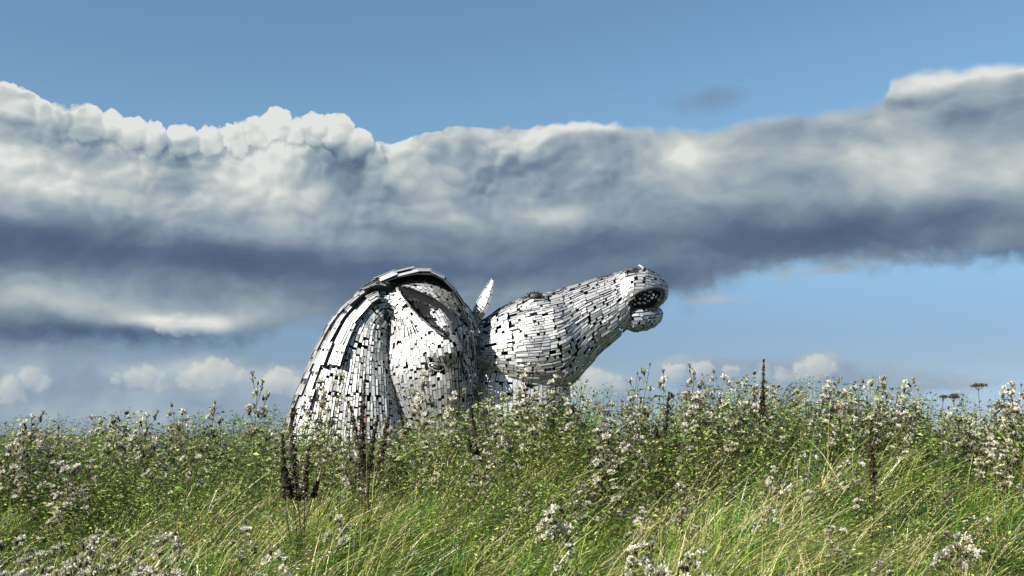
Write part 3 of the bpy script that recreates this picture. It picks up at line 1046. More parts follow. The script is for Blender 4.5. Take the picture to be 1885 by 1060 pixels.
def ground(x, y):
    x = np.asarray(x, float); y = np.asarray(y, float)
    h = np.interp(y, [-6, 0, 2.5, 4.5, 7, 9, 10.5, 13, 18, 30], [0.0, 0.1, 0.25, 0.46, 0.70, 0.88, 0.91, 0.75, 0.25, 0.0])
    w = np.exp(-((y - 9.6) / 3.4) ** 2)
    t = np.interp(x * CREST / np.clip(y, 4, 12), tx, tz)
    n = (vnoise(x + 50, y + 50, 0.55, 1) - 0.5) * 0.16 + (vnoise(x + 50, y + 50, 1.7, 2) - 0.5) * 0.06
    near = np.clip((60 - y) / 40, 0, 1)
    return h + t * w + n * near


gx = np.concatenate([-np.geomspace(3000, 14, 34), np.arange(-13.8, 13.81, 0.2), np.geomspace(14, 3000, 34)])
gy = np.concatenate([-np.geomspace(600, 6, 20), np.arange(-5.6, 26, 0.2), np.geomspace(26.4, 6000, 60)])
GX, GY = np.meshgrid(gx, gy)
GZ = ground(GX, GY)
V = np.stack([GX, GY, GZ], -1).reshape(-1, 3)
nx_, ny_ = len(gx), len(gy)
ii = (np.arange(ny_ - 1)[:, None] * nx_ + np.arange(nx_ - 1)[None]).ravel()
F = np.stack([ii, ii + 1, ii + nx_ + 1, ii + nx_], -1)
M_SOIL = material('meadow_soil', (0.028, 0.030, 0.012), 0.95, 0, var=(0.8, (0.045, 0.065, 0.018), 0.9), bump=(6, 0.6, 0.05))
link('meadow_ground', mesh_np('meadow_ground', V, [F], [M_SOIL], smooth=True), kind='structure')

# ------------------------------------------------------------------ grass
M_GRASS = material('grass_blade', (0.1, 0.1, 0.1), 0.36, 0, attr='tint', trans=0.24, spec=0.5)
M_LEAF = material('herb_leaf', (0.1, 0.1, 0.1), 0.55, 0, attr='tint', trans=0.22, spec=0.4)
M_FLUFF = material('thistle_down', (0.33, 0.315, 0.24), 0.9, 0, trans=0.3, spec=0.1)
M_DOWN = material('fresh_thistle_down', (0.54, 0.52, 0.43), 0.9, 0, trans=0.25, spec=0.1)
M_BUD = material('thistle_bud', (0.035, 0.030, 0.020), 0.8, 0, var=(60, (0.085, 0.075, 0.035), 0.9), spec=0.2)
M_STALK = material('weed_stalk', (0.085, 0.085, 0.035), 0.7, 0, var=(9, (0.06, 0.04, 0.03), 0.8), spec=0.2)
M_DOCK = material('dock_seed', (0.018, 0.013, 0.009), 0.8, 0, var=(20, (0.050, 0.030, 0.018), 0.8), spec=0.2)

PAL = np.array([[0.040, 0.100, 0.010], [0.085, 0.160, 0.016], [0.180, 0.215, 0.030], [0.016, 0.042, 0.008], [0.40, 0.34, 0.17], [0.24, 0.235, 0.075]])


def blades(bx, by, h, lean_a, lean, wid, col, K=4, droop=0.35):
    """ribbons: base on the ground, bending over with the wind; one colour for each blade"""
    n = len(bx)
    bz = ground(bx, by) - 0.02
    s = np.linspace(0, 1, K + 1)
    px = bx[:, None] + (np.cos(lean_a) * lean * h)[:, None] * s[None] ** 1.8
    py = by[:, None] + (np.sin(lean_a) * lean * h)[:, None] * s[None] ** 1.8
    pz = bz[:, None] + h[:, None] * (s - droop * (lean[:, None]) * s ** 3)
    C = np.stack([px, py, pz], -1)                        # n,K+1,3
    fa = rng.uniform(0, np.pi, n)
    W = np.stack([np.cos(fa), np.sin(fa), np.zeros(n)], -1)[:, None, :] * (wid[:, None] * (1 - s[None] ** 2.2 * 0.9))[..., None] * 0.5
    tip = C[:, -1:, :]
    V = np.concatenate([(C - W)[:, :K], (C + W)[:, :K], tip], 1)   # n, 2K+1
    m = 2 * K + 1
    q = np.array([[i, K + i, K + i + 1, i + 1] for i in range(K - 1)])
    base = (np.arange(n) * m)[:, None, None]
    F4 = (q[None] + base).reshape(-1, 4)
    F3 = (np.array([[K - 1, 2 * K - 1, 2 * K]])[None] + base).reshape(-1, 3)
    return V.reshape(-1, 3), F4, F3, np.repeat(col, m, axis=0)


def px_of(x, y):
    return 942.5 + FPX * x / y


def spread(n, y0, y1, p=1.0, margin=1.3):
    y = y0 + (y1 - y0) * rng.random(n) ** p
    x = (rng.random(n) * 2 - 1) * (0.47 * y + margin)
    return x, y


# tufts: neighbours share height, lean and colour
NT_ = 9000
tx_, ty_ = spread(NT_, 2.7, 12.0, 0.95)
vn = vnoise(tx_ + 40, ty_ + 40, 0.9, 5); vn2 = vnoise(tx_ + 40, ty_ + 40, 2.2, 6)
per = 21
th_ = 0.20 + 0.46 * vn + 0.20 * vn2 + rng.normal(0, 0.05, NT_)
th_ *= np.interp(ty_, [2.6, 4, 7, 9, 12], [0.85, 0.95, 1.08, 1.12, 1.0])
cx = px_of(tx_, ty_)
straw = 0.08 + 0.55 * np.exp(-(((cx - 1650) / 420) ** 2 + ((ty_ - 3.3) / 0.8) ** 2)) + 0.35 * np.exp(-(((cx - 850) / 500) ** 2 + ((ty_ - 3.2) / 0.6) ** 2)) \
    + 0.22 * np.exp(-(((cx - 250) / 300) ** 2 + ((ty_ - 3.6) / 0.9) ** 2)) + 0.18 * np.exp(-(((cx - 1350) / 260) ** 2 + ((ty_ - 6.5) / 1.6) ** 2)) + 0.25 * (vnoise(tx_ + 9, ty_ + 9, 0.8, 9) > 0.66)
lush = 0.9 * np.exp(-(((cx - 640) / 330) ** 2 + ((ty_ - 4.6) / 1.1) ** 2)) + 0.6 * np.exp(-(((cx - 1560) / 260) ** 2 + ((ty_ - 4.4) / 0.9) ** 2)) + 0.5 * (vnoise(tx_ + 19, ty_ + 9, 0.7, 10) > 0.6)
u = rng.random(NT_)
kind = np.where(u < straw, 4, np.where(rng.random(NT_) < lush * 0.8, rng.choice([0, 1, 3], NT_, p=[0.45, 0.35, 0.2]), rng.choice([0, 1, 2, 3, 5], NT_, p=[0.16, 0.26, 0.26, 0.12, 0.20])))
la = rng.normal(0.15, 0.75, NT_); ll = np.clip(rng.normal(0.92, 0.30, NT_), 0.15, 1.7)
idx = np.repeat(np.arange(NT_), per)
n = len(idx)
bx = tx_[idx] + rng.normal(0, 0.055, n); by = ty_[idx] + rng.normal(0, 0.055, n)
h = np.clip(th_[idx] * rng.uniform(0.55, 1.15, n), 0.12, 1.0)
k_ = np.where(rng.random(n) < 0.70, kind[idx], rng.choice([0, 1, 2, 3, 4, 5], n, p=[0.2, 0.28, 0.2, 0.12, 0.08, 0.12]))
col = PAL[k_] * rng.uniform(0.85, 1.6, (n, 1)) * rng.uniform(0.93, 1.07, (n, 3))
wid = rng.uniform(0.0040, 0.0085, n) * np.interp(by, [2.6, 6, 12], [0.9, 1.15, 1.5])
V, F4, F3, cc = blades(bx, by, h, la[idx] + rng.normal(0, 0.45, n), np.clip(ll[idx] + rng.normal(0, 0.2, n), 0.05, 1.8), wid, col)
link('grass', mesh_np('grass', V, [F4, F3], [M_GRASS], attrs=cc), kind='stuff',
     label='long green meadow grass bent over by the wind across the bank', category='grass')

# dry flowering stalks, pale, leaning to the right
NS = 3200
sx, sy = spread(NS, 2.9, 9.6, 0.9)
cx = px_of(sx, sy)
keep = rng.random(NS) < 0.36 + 0.75 * np.exp(-(((cx - 1380) / 230) ** 2 + ((sy - 6.5) / 1.7) ** 2)) + 0.6 * np.exp(-(((cx - 1600) / 330) ** 2 + ((sy - 3.8) / 1.1) ** 2)) + 0.45 * np.exp(-(((cx - 480) / 260) ** 2 + ((sy - 5) / 1.6) ** 2))
sx, sy = sx[keep], sy[keep]; n = len(sx)
h = rng.uniform(0.50, 0.86, n); a = rng.normal(0.05, 0.4, n); l = rng.uniform(0.45, 0.95, n)
scol = np.array([[0.44, 0.37, 0.21]]) * rng.uniform(0.7, 1.2, (n, 1))
V, F4, F3, cc = blades(sx, sy, h, a, l, rng.uniform(0.0025, 0.0042, n) * np.interp(sy, [3, 9], [1, 1.5]), scol, K=6, droop=0.25)
# seed spikes: narrow flags along the last third
m = 13
C = V.reshape(n, m, 3)
seedV, seedF, sc = [], [], []
t_ = rng.uniform(0.62, 1.0, (n, 16))
K = 6
cl = np.concatenate([(C[:, :K] + C[:, K:2 * K]) / 2, C[:, 2 * K:]], 1)          # centre line, 7 points
pos = t_ * K; i0 = np.clip(pos.astype(int), 0, K - 1); f = pos - i0
P = cl[np.arange(n)[:, None], i0] * (1 - f)[..., None] + cl[np.arange(n)[:, None], i0 + 1] * f[..., None]
D = cl[:, -1] - cl[:, -2]; D /= np.linalg.norm(D, axis=1, keepdims=True)
off = rng.normal(0, 0.006, P.shape)
L_ = rng.uniform(0.010, 0.018, (n, 16, 1)); side = rng.normal(0, 1, P.shape); side /= np.linalg.norm(side, axis=2, keepdims=True)
A_ = P + off; B_ = A_ + D[:, None] * L_ + side * 0.005; S_ = side * 0.0022
sv = np.stack([A_ - S_, A_ + S_, B_], 2).reshape(-1, 3)
sf = np.arange(len(sv)).reshape(-1, 3)
V2 = np.vstack([V, sv]); cc2 = np.vstack([cc, np.repeat(scol * 0.85, 48, axis=0)])
link('dry_grass', mesh_np('dry_grass', V2, [F4, np.vstack([F3, sf + len(V)])], [M_GRASS], attrs=cc2), kind='stuff',
     label='pale straw coloured flowering grass stalks leaning right over the bank', category='dry grass')

# ------------------------------------------------------------------ leafy herbs filling the bank
def herb_np(n, xs, ys, hs, palette, leaves=26, lsize=(0.018, 0.045), top=0.25, seedv=3):
    g = np.random.default_rng(seedv)
    base = np.stack([xs, ys, ground(xs, ys)], -1)
    lean = np.stack([g.normal(0.16, 0.12, n), g.normal(0, 0.1, n), np.ones(n)], -1)
    s = g.random((n, leaves)) ** 0.7 * (1 - top) + top
    P = base[:, None] + lean[:, None] * (hs[:, None] * s)[..., None]
    az = g.uniform(0, 2 * np.pi, (n, leaves)); up = g.uniform(-0.1, 0.9, (n, leaves))
    d = np.stack([np.cos(az), np.sin(az), up], -1); d /= np.linalg.norm(d, axis=2, keepdims=True)
    w = np.stack([-np.sin(az), np.cos(az), g.normal(0, 0.4, az.shape)], -1)
    L = g.uniform(*lsize, (n, leaves))[..., None] * (1.25 - 0.6 * s[..., None])
    W = L * 0.20
    start = P + d * g.uniform(0.0, 0.05, (n, leaves))[..., None]
    V = np.stack([start, start + d * L * 0.5 + w * W, start + d * L - np.array([0, 0, 0.3]) * L * g.random((n, leaves))[..., None], start + d * L * 0.5 - w * W], 2).reshape(-1, 3)
    F = np.arange(len(V)).reshape(-1, 4)
    pc = palette[g.integers(0, len(palette), n)]
    c = (pc[:, None] * g.uniform(0.8, 1.7, (n, leaves, 1)))
    c = np.repeat(c.reshape(-1, 3), 4, axis=0)
    # stems as thin crossed ribbons
    t = base + lean * hs[:, None]
    w0 = 0.0022
    sv = []
    for ax in ((w0, 0, 0), (0, w0, 0)):
        ax = np.array(ax)
        sv.append(np.stack([base - ax, base + ax, t + ax * 0.4, t - ax * 0.4], 1))
    sv = np.concatenate(sv, 1).reshape(-1, 3)
    sfc = np.arange(len(sv)).reshape(-1, 4) + len(V)
    c = np.vstack([c, np.tile(np.array([[0.07, 0.085, 0.03]]), (len(sv), 1))])
    return np.vstack([V, sv]), np.vstack([F, sfc]), c


HP = np.array([[0.06, 0.14, 0.015], [0.13, 0.205, 0.028], [0.22, 0.25, 0.045], [0.035, 0.08, 0.013], [0.24, 0.24, 0.08]])
NH = 5600
hx, hy = spread(NH, 3.6, 11.2, 0.7)
cx = px_of(hx, hy)
kp = rng.random(NH) < np.interp(hy, [4.2, 5.5, 7, 9, 11], [0.5, 0.6, 0.8, 1, 1]) * (0.15 + 1.25 * vnoise(hx + 20, hy + 20, 1.0, 31))
hx, hy = hx[kp], hy[kp]
hh = rng.uniform(0.48, 0.84, len(hx)) * np.interp(hy, [3.6, 5, 7, 9], [0.62, 0.74, 0.92, 1.0])
V, F, c = herb_np(len(hx), hx, hy, hh, HP)
link('meadow_herbs', mesh_np('meadow_herbs', V, [F], [M_LEAF], attrs=c), kind='stuff',
     label='small leaved green weeds growing thick among the grass', category='weeds')

# ------------------------------------------------------------------ thistles gone to seed
def head_mesh(kind, seed):
    g = np.random.default_rng(seed)
    r, L = (0.0065, 0.016) if kind != 'bud' else (0.0085, 0.02)
    V, F = ellipsoid((0, 0, L * 0.5), ((r, 0, 0), (0, r, 0), (0, 0, L * 0.55)), 6, 4)
    Vs, F4, F3 = [V], [F], []
    n0 = len(V); nh = {'down': 44, 'full': 60, 'bud': 10, 'spent': 26}[kind]
    cone = {'down': 1.15, 'full': 1.7, 'bud': 0.45, 'spent': 1.35}[kind]
    ln = {'down': (0.010, 0.023), 'full': (0.011, 0.025), 'bud': (0.006, 0.011), 'spent': (0.008, 0.018)}[kind]
    hv = []
    for _ in range(nh):
        a = g.uniform(0, 2 * np.pi); z = 1 - (1 - math.cos(cone)) * g.random(); s = math.sqrt(max(0, 1 - z * z))
        d = np.array([math.cos(a) * s + 0.25, math.sin(a) * s, z]); d /= np.linalg.norm(d)
        w = np.cross(d, g.normal(0, 1, 3)); w /= np.linalg.norm(w)
        b = np.array([0, 0, L * 0.9]) + d * 0.002
        q = g.uniform(*ln); ww = g.uniform(0.0024, 0.0048)
        hv += [b, b + d * q + w * ww, b + d * q - w * ww]
    hv = np.array(hv); F3 = np.arange(len(hv)).reshape(-1, 3) + n0
    V = np.vstack([V, hv])
    return V, F, F3


HEADS = []
for i, k in enumerate(('down', 'down', 'full', 'full', 'spent', 'bud', 'bud')):
    V, F, F3 = head_mesh(k, 40 + i)
    HEADS.append((V, F, F3, mesh_np('seed_head', V, [F, F3], [M_BUD, M_DOWN if k == 'full' or i == 0 else M_FLUFF], np.concatenate([np.zeros(len(F)), np.ones(len(F3))])), 2 if k == 'full' or i == 0 else 1))


def spiny_leaf(base, d, L, g, Vs, Fs, Cs, col):
    """a lobed, prickly leaf that arches and hangs"""
    d = d / np.linalg.norm(d); up = np.array([0, 0, 1.0]); w = np.cross(d, up); w /= np.linalg.norm(w) + 1e-9
    n = 6; o = sum(len(v) for v in Vs)
    pts = []
    for i in range(n + 1):
        t = i / n
        c = base + d * L * t + up * (L * (0.25 * t - 0.75 * t * t))
        pts.append(c)
    V = []
    for i, c in enumerate(pts):
        t = i / n
        ww = L * 0.17 * (math.sin(math.pi * min(1, t * 0.9 + 0.12))) * (1.5 if i % 2 else 0.55)
        if i == n: ww = 0.0005
        V += [c - w * ww + up * ww * 0.5, c, c + w * ww + up * ww * 0.5]
    F = []
    for i in range(n):
        a = o + i * 3
        F += [[a, a + 1, a + 4, a + 3], [a + 1, a + 2, a + 5, a + 4]]
    Vs.append(np.array(V)); Fs.append(np.array(F)); Cs.append(np.tile(col, (len(V), 1)))


def thistle_proto(seed, sparse=False):
    g = np.random.default_rng(seed)
    H = 1.0
    lean = g.normal(0.10, 0.06)
    path = np.array([[lean * t * t + 0.012 * math.sin(5 * t + seed), 0.02 * math.sin(4 * t), t * H] for t in np.linspace(0, 1, 8)])
    tubes = [tube_np(path, np.linspace(0.0048, 0.0022, 8), 5)]
    heads = []
    Vs, Fs, Cs = [], [], []
    nb = int(g.integers(5, 7)) if sparse else int(g.integers(7, 10))
    tip = path[-1]
    heads.append((tip, np.array([0.15, 0, 1.0])))
    for b in range(nb):
        t = 0.52 + 0.44 * (b + g.random() * 0.7) / nb
        p0 = np.array([np.interp(t, np.linspace(0, 1, 8), path[:, k]) for k in range(3)])
        a = b * 2.4 + g.random(); L = g.uniform(0.08, 0.18) * (1.25 - 0.5 * t)
        d = np.array([math.cos(a) * 0.62 + 0.18, math.sin(a) * 0.62, 1.0]); d /= np.linalg.norm(d)
        p1 = p0 + d * L * 0.55 + np.array([math.cos(a), math.sin(a), 0]) * L * 0.1
        p2 = p1 + (d + np.array([0, 0, 0.5])) * L * 0.4
        tubes.append(tube_np(np.array([p0, p1, p2]), np.array([0.0026, 0.002, 0.0015]), 4))
        heads.append((p2, d + np.array([0, 0, 0.6])))
        for q in range(0 if sparse and g.random() < 0.5 else int(g.integers(1, 5))):
            e = p1 + (p2 - p1) * g.random() * 0.6
            dd = d + g.normal(0, 0.55, 3); dd /= np.linalg.norm(dd); dd[2] = abs(dd[2])
            f = e + dd * g.uniform(0.012, 0.035)
            tubes.append(tube_np(np.array([e, f]), np.array([0.0016, 0.0013]), 3))
            heads.append((f, dd + np.array([0, 0, 0.4])))
        col = np.array([[0.11, 0.16, 0.045], [0.17, 0.19, 0.06], [0.12, 0.10, 0.05], [0.19, 0.18, 0.09]])[g.integers(0, 4)] * g.uniform(0.8, 1.15)
        spiny_leaf(p0, np.array([math.cos(a + .4), math.sin(a + .4), 0.25]), g.uniform(0.07, 0.13), g, Vs, Fs, Cs, col)
    for b in range(14):
        t = 0.14 + 0.6 * b / 14 + g.random() * 0.03
        p0 = np.array([np.interp(t, np.linspace(0, 1, 8), path[:, k]) for k in range(3)])
        a = b * 2.4 + g.random()
        col = np.array([[0.09, 0.155, 0.03], [0.14, 0.19, 0.05], [0.12, 0.11, 0.05]])[g.integers(0, 3)] * g.uniform(0.8, 1.15)
        spiny_leaf(p0, np.array([math.cos(a), math.sin(a), 0.3]), g.uniform(0.08, 0.13), g, Vs, Fs, Cs, col)
    sV, sF = [], []
    o = 0
    for Vt, Ft in tubes:
        sV.append(Vt); sF.append(Ft + o); o += len(Vt)
    fV, fF, fC = np.vstack(Vs), np.vstack(Fs), np.vstack(Cs)
    hs = []
    for p, d in heads:
        d = d / np.linalg.norm(d)
        k = int(g.choice(len(HEADS), p=[.13, .13, .12, .12, .18, .16, .16]))
        m = Vector(d).to_track_quat('Z', 'Y').to_matrix()
        hs.append((p, np.array(m), k, g.uniform(0.85, 1.45)))
    st = mesh_np('thistle_plant', np.vstack(sV), [np.vstack(sF)], [M_STALK])
    fo = mesh_np('foliage', fV, [fF], [M_LEAF], attrs=fC)
    Vh, F4h, F3h, o, mis = [], [], [], 0, []
    for p, m, k, sc_ in hs:
        v, f4, f3, _, w_ = HEADS[k]; mis.append(np.full(len(f3), w_))
        Vh.append(v @ m.T * sc_ + p); F4h.append(f4 + o); F3h.append(f3 + o); o += len(v)
    f4, f3 = np.vstack(F4h), np.vstack(F3h)
    cl_ = mesh_np('seed_heads', np.vstack(Vh), [f4, f3], [M_BUD, M_FLUFF, M_DOWN], np.concatenate([np.zeros(len(f4))] + mis))
    return dict(stem=st, foliage=fo, heads=hs, joined=cl_)


PROTO = [thistle_proto(60 + i) for i in range(7)]
SPARSE = [thistle_proto(90 + i, True) for i in range(2)]


def thistle(x, y, H, rot, pr, label, group=None, single=True):
    z = float(ground(x, y)) - 0.02
    sc_ = H
    t = link('thistle_plant', pr['stem'], None, (x, y, z), label=label, category='thistle')
    if group: t['group'] = group
    # width grows less than height
    t.scale = (0.55 + 0.45 * sc_, 0.55 + 0.45 * sc_, sc_); t.rotation_euler = (0, 0, rot)
    f = link('foliage', pr['foliage'], t, kind='stuff')
    if single:
        for p, m, k, s_ in pr['heads']:
            hd = link('seed_head', HEADS[k][3], t)
            M_ = Matrix(m.tolist()).to_4x4() @ Matrix.Scale(s_ , 4)
            M_.translation = Vector(p)
            hd.matrix_local = Matrix(M_)
    else:
        link('seed_heads', pr['joined'], t, kind='stuff')
    return t


G_T = 'thistles gone to seed over the meadow bank'
rt = random.Random(77)
marks = [(0, 60, 'at the left end of the crest'), (60, 160, 'near the left end of the crest'), (160, 250, 'beneath the far left skyline stems'),
         (250, 345, 'on the left skyline well short of the mane'), (345, 430, 'just left of the tall dark headed thistle'),
         (430, 520, 'between the tall dark thistle and the mane'), (520, 590, 'at the foot of the mane edge'), (590, 650, 'before the lower mane panels'),
         (650, 715, 'beside the dark forked dock'), (715, 775, 'before the crease between neck and cheek'), (775, 840, 'below the eye of the bowed head'),
         (840, 895, 'below the dark face between the heads'), (895, 960, 'below the lit neck strip of the raised head'), (960, 1030, 'before the shaded throat'),
         (1030, 1090, 'where the raised jaw meets the crest'), (1090, 1150, 'in the dip right of the raised jaw'), (1150, 1205, 'below the tallest sparse thistle'),
         (1205, 1260, 'round the dark dock clump'), (1260, 1330, 'right of the dark dock clump'), (1330, 1400, 'round the pointed dark dock'),
         (1400, 1475, 'under the blown grass tuft'), (1475, 1560, 'below the thin blown tuft'), (1560, 1640, 'under the paired headed thistle'),
         (1640, 1720, 'left of the dried umbels'), (1720, 1810, 'beneath the dried umbels'), (1810, 1960, 'in the dense mass at the right border')]


def zone(px, y):
    k = 'front row seeding thistle ' if y < 8.5 else 'middle row seeding thistle ' if y < 9.5 else 'back row seeding thistle '
    for a, b, l in marks:
        if px < b: return k + l
    return k + marks[-1][2]


made = 0
slots = []
# crest thicket
for k in range(118):
    y = rt.uniform(8.2, 10.6) if k % 4 else rt.uniform(7.5, 8.4)
    c = rt.uniform(-30, 1915)
    slots.append((c, y, rt.uniform(0.72, 0.98) * (0.93 if y < 8 else 1.0)))
# scattered lower down the bank, thickest at the left
for k in range(30):
    c = rt.uniform(-20, 300) if k % 2 else rt.uniform(300, 1885)
    y = rt.uniform(4.4, 7.0) if k % 2 and c < 330 else rt.uniform(5.4, 7.4)
    slots.append((c, y, rt.uniform(0.48, 0.66)))
slots.sort(key=lambda s: s[1])
for i, (c, y, H) in enumerate(slots):
    x = (c - 942.5) / FPX * y
    if y < 7.2:
        lo_ = 'low in the grass' if y < 5.6 else 'halfway up'
        wh = ('by the left border' if c < 110 else 'in the left corner patch' if c < 330 else 'below the mane' if c < 650 else 'below the bowed face' if c < 900
              else 'below the raised head' if c < 1130 else 'right of centre' if c < 1400 else 'below the pointed dock and tufts' if c < 1600 else 'near the right border')
        lab, gr = 'seeding thistle ' + lo_ + ' ' + wh, G_T
    else: lab, gr = zone(c, y), G_T
    thistle(x, y, H, rt.uniform(-0.9, 0.9) + (0 if rt.random() < .5 else 3.1), PROTO[rt.randrange(7)], lab, gr, single=i < 120)


def by_top(px, py, y):
    """place and height of a plant whose top shows at a point of the photograph"""
    p = at(px, py, y)
    return p.x, p.z - float(ground(p.x, y))


for (c, r, y, sp_, lab) in [
        (468, 704, 8.6, 0, 'tall dark headed thistle rising alone left of the bowed horse head'),
        (1168, 668, 9.0, 1, 'tallest sparse thistle in clear sky just right of the raised jaw'),
        (1148, 686, 9.2, 1, 'thin single stemmed thistle beside the tallest sparse one'),
        (600, 706, 8.4, 0, 'thistle with a dense white tuft at the foot of the layered mane'),
        (572, 716, 8.8, 0, 'thistle in front of the lower left edge of the mane'),
        (760, 690, 8.2, 0, 'thistle reaching up over the bowed horse cheek'),
        (820, 725, 8.6, 0, 'thistle under the eye of the bowed horse head'),
        (955, 684, 8.6, 0, 'thistle reaching up the raised horse throat'),
        (1010, 695, 8.8, 0, 'thistle in front of the shaded jaw underside'),
        (1060, 712, 8.9, 0, 'thistle where the jaw outline meets the crest'),
        (1268, 686, 8.8, 0, 'tall clustered thistle right of the dark dock stalks'),
        (1300, 696, 9.2, 0, 'thistle between the tall cluster and the pointed dock'),
        (1215, 700, 9.0, 0, 'thistle standing among the dark upright dock stalks'),
        (1360, 694, 9.0, 0, 'thistle crowding the left side of the pointed dock'),
        (1512, 704, 8.8, 0, 'pale topped thistle right of the blowing grass'),
        (1603, 694, 8.9, 0, 'tall thistle with paired heads above the right thicket'),
        (1650, 704, 9.0, 0, 'broad headed thistle right of the paired one'),
        (1868, 706, 8.6, 0, 'large thistle at the right border of the frame'),
        (1832, 715, 8.9, 0, 'thistle left of the large one at the right border'),
        (52, 768, 8.3, 0, 'upright thistle near the left border of the frame'),
        (205, 768, 8.7, 0, 'small pointed thistle on the left skyline'),
        (262, 765, 8.6, 0, 'bushy thistle right of the small pointed one'),
        (300, 760, 8.8, 0, 'twin topped thistle on the left skyline'),
        (385, 752, 8.9, 0, 'thistle with nodding heads left of the tall dark one')]:
    x, H = by_top(c, r, y)
    thistle(x, y, H, rt.uniform(-0.6, 0.6), (SPARSE if sp_ else PROTO)[rt.randrange(2 if sp_ else 7)], lab)

# thistles that would read alike are told apart by their order from the left
by_label = {}
for ob in list(COL.objects):
    if ob.get('category') == 'thistle': by_label.setdefault(ob['label'], []).append(ob)
for lab, obs in by_label.items():
    if len(obs) > 1:
        obs.sort(key=lambda o: o.location.x / o.location.y)
        for ob, w in zip(obs, ('leftmost', 'second', 'third', 'fourth', 'fifth', 'sixth', 'seventh', 'eighth', 'ninth')):
            ob['label'] = lab + (', leftmost' if w == 'leftmost' else ', ' + w + ' from left')

# the thistle mass behind and between, beyond the plants that stand out singly
Vh, F4h, F3h, mi4, mi3, o = [], [], [], [], [], 0
stV, stF, so = [], [], 0
for k in range(130):
    y = rt.uniform(9.4, 11.6) if k < 100 else rt.uniform(4.2, 6.5); c = rt.uniform(-60, 1945)
    if k >= 100 and rt.random() < 0.6: c = rt.uniform(-40, 380)
    x = (c - 942.5) / FPX * y
    pr = PROTO[rt.randrange(7)]; H = rt.uniform(0.62, 0.90) * (0.66 if k >= 100 else 1)
    z = float(ground(x, y)); a = rt.uniform(0, 6.28); ca, sa = math.cos(a), math.sin(a)
    Rm = np.array([[ca, -sa, 0], [sa, ca, 0], [0, 0, 1.0]]); B = np.array([x, y, z])
    for p, m, kk, s_ in pr['heads']:
        v, f4, f3, _, w_ = HEADS[kk]; mi3.append(np.full(len(f3), w_))
        Vh.append((v @ m.T * s_ + p * np.array([0.9, 0.9, H])) @ Rm.T + B); F4h.append(f4 + o); F3h.append(f3 + o); o += len(v)
F4a, F3a = np.vstack(F4h), np.vstack(F3h)
link('thistle_mass', mesh_np('thistle_mass', np.vstack(Vh), [F4a, F3a], [M_BUD, M_FLUFF, M_DOWN], np.concatenate([np.zeros(len(F4a))] + mi3)), kind='stuff',
     label='mass of thistle seed heads between and behind the nearer plants', category='thistles')
NA = 3000
ax_ = rng.uniform(-1, 1, NA); ay_ = rng.uniform(8.0, 11.6, NA); ax_ = ax_ * (0.47 * ay_ + 1.2)
V, F, c = herb_np(NA, ax_, ay_, rng.uniform(0.66, 1.04, NA), np.array([[0.11, 0.17, 0.035], [0.19, 0.22, 0.06], [0.06, 0.105, 0.022], [0.20, 0.19, 0.09]]), leaves=30, lsize=(0.03, 0.075), seedv=8)
link('thistle_foliage', mesh_np('thistle_foliage', V, [F], [M_LEAF], attrs=c), kind='stuff',
     label='grey green thistle leaves and stems massed along the crest', category='thistle leaves')

# ------------------------------------------------------------------ dark docks
def dock(px, top, bot, y, seed, label, nst=3, fork=0.10):
    g = np.random.default_rng(seed)
    x, H = by_top(px, top, y)
    z0 = float(ground(x, y))
    r = bpy.data.objects.new('dock_plant', None); COL.objects.link(r); r.location = (x, y, z0)
    r['label'] = label; r['category'] = 'dock plant'; r['group'] = 'dark brown docks in the meadow'
    tm = max(0.05, 1 - (bot - top) / FPX * y / H)
    for s in range(nst):
        hh = H * (1.0 if s == 0 else g.uniform(0.62, 0.9))
        dx, dy = (0, 0) if s == 0 else (fork * (1.5 if s % 2 else -1.2) * g.uniform(0.5, 1.1), g.uniform(-0.04, 0.04))
        path = np.array([[dx * max(0, t - 0.25) ** 1.2 + 0.03 * math.sin(4 * t + 2 * s + seed) + (0.045 * math.sin(seed * 5.1)) * t, dy * t, hh * t] for t in np.linspace(0, 1, 8)])
        V, F = tube_np(path, np.linspace(0.0055, 0.002, 8), 5)
        st = link('stem', mesh_np('stem', V, [F], [M_DOCK]), r)
        n = 560
        t0 = min(0.9, H * tm / hh)
        t = t0 + (1 - t0) * g.random(n)
        t = np.round(t * 21 + g.normal(0, .2)) / 21 + g.normal(0, 0.010, n)          # whorls
        t = np.clip(t, t0, 1.0)
        C = np.stack([np.interp(t, np.linspace(0, 1, 8), path[:, k]) for k in range(3)], -1)
        rad = g.uniform(0.014, 0.024) * (1.12 - ((t - t0) / (1 - t0)) ** 1.6) + 0.003
        a = g.uniform(0, 6.28, n)
        q = np.stack([np.cos(a), np.sin(a), g.normal(0, 0.25, n)], -1)
        C = C + q * (rad * g.random(n) ** 0.6)[:, None]
        w = g.normal(0, 1, (n, 3)); w /= np.linalg.norm(w, axis=1, keepdims=True)
        v = np.cross(w, q); v /= np.linalg.norm(v, axis=1, keepdims=True)
        sz = g.uniform(0.005, 0.010, n)[:, None]
        V = np.stack([C - w * sz, C - v * sz * .7, C + w * sz, C + v * sz * .7], 1).reshape(-1, 3)
        link('seed_spike', mesh_np('seed_spike', V, [np.arange(len(V)).reshape(-1, 4)], [M_DOCK]), st, kind='stuff')
    return r


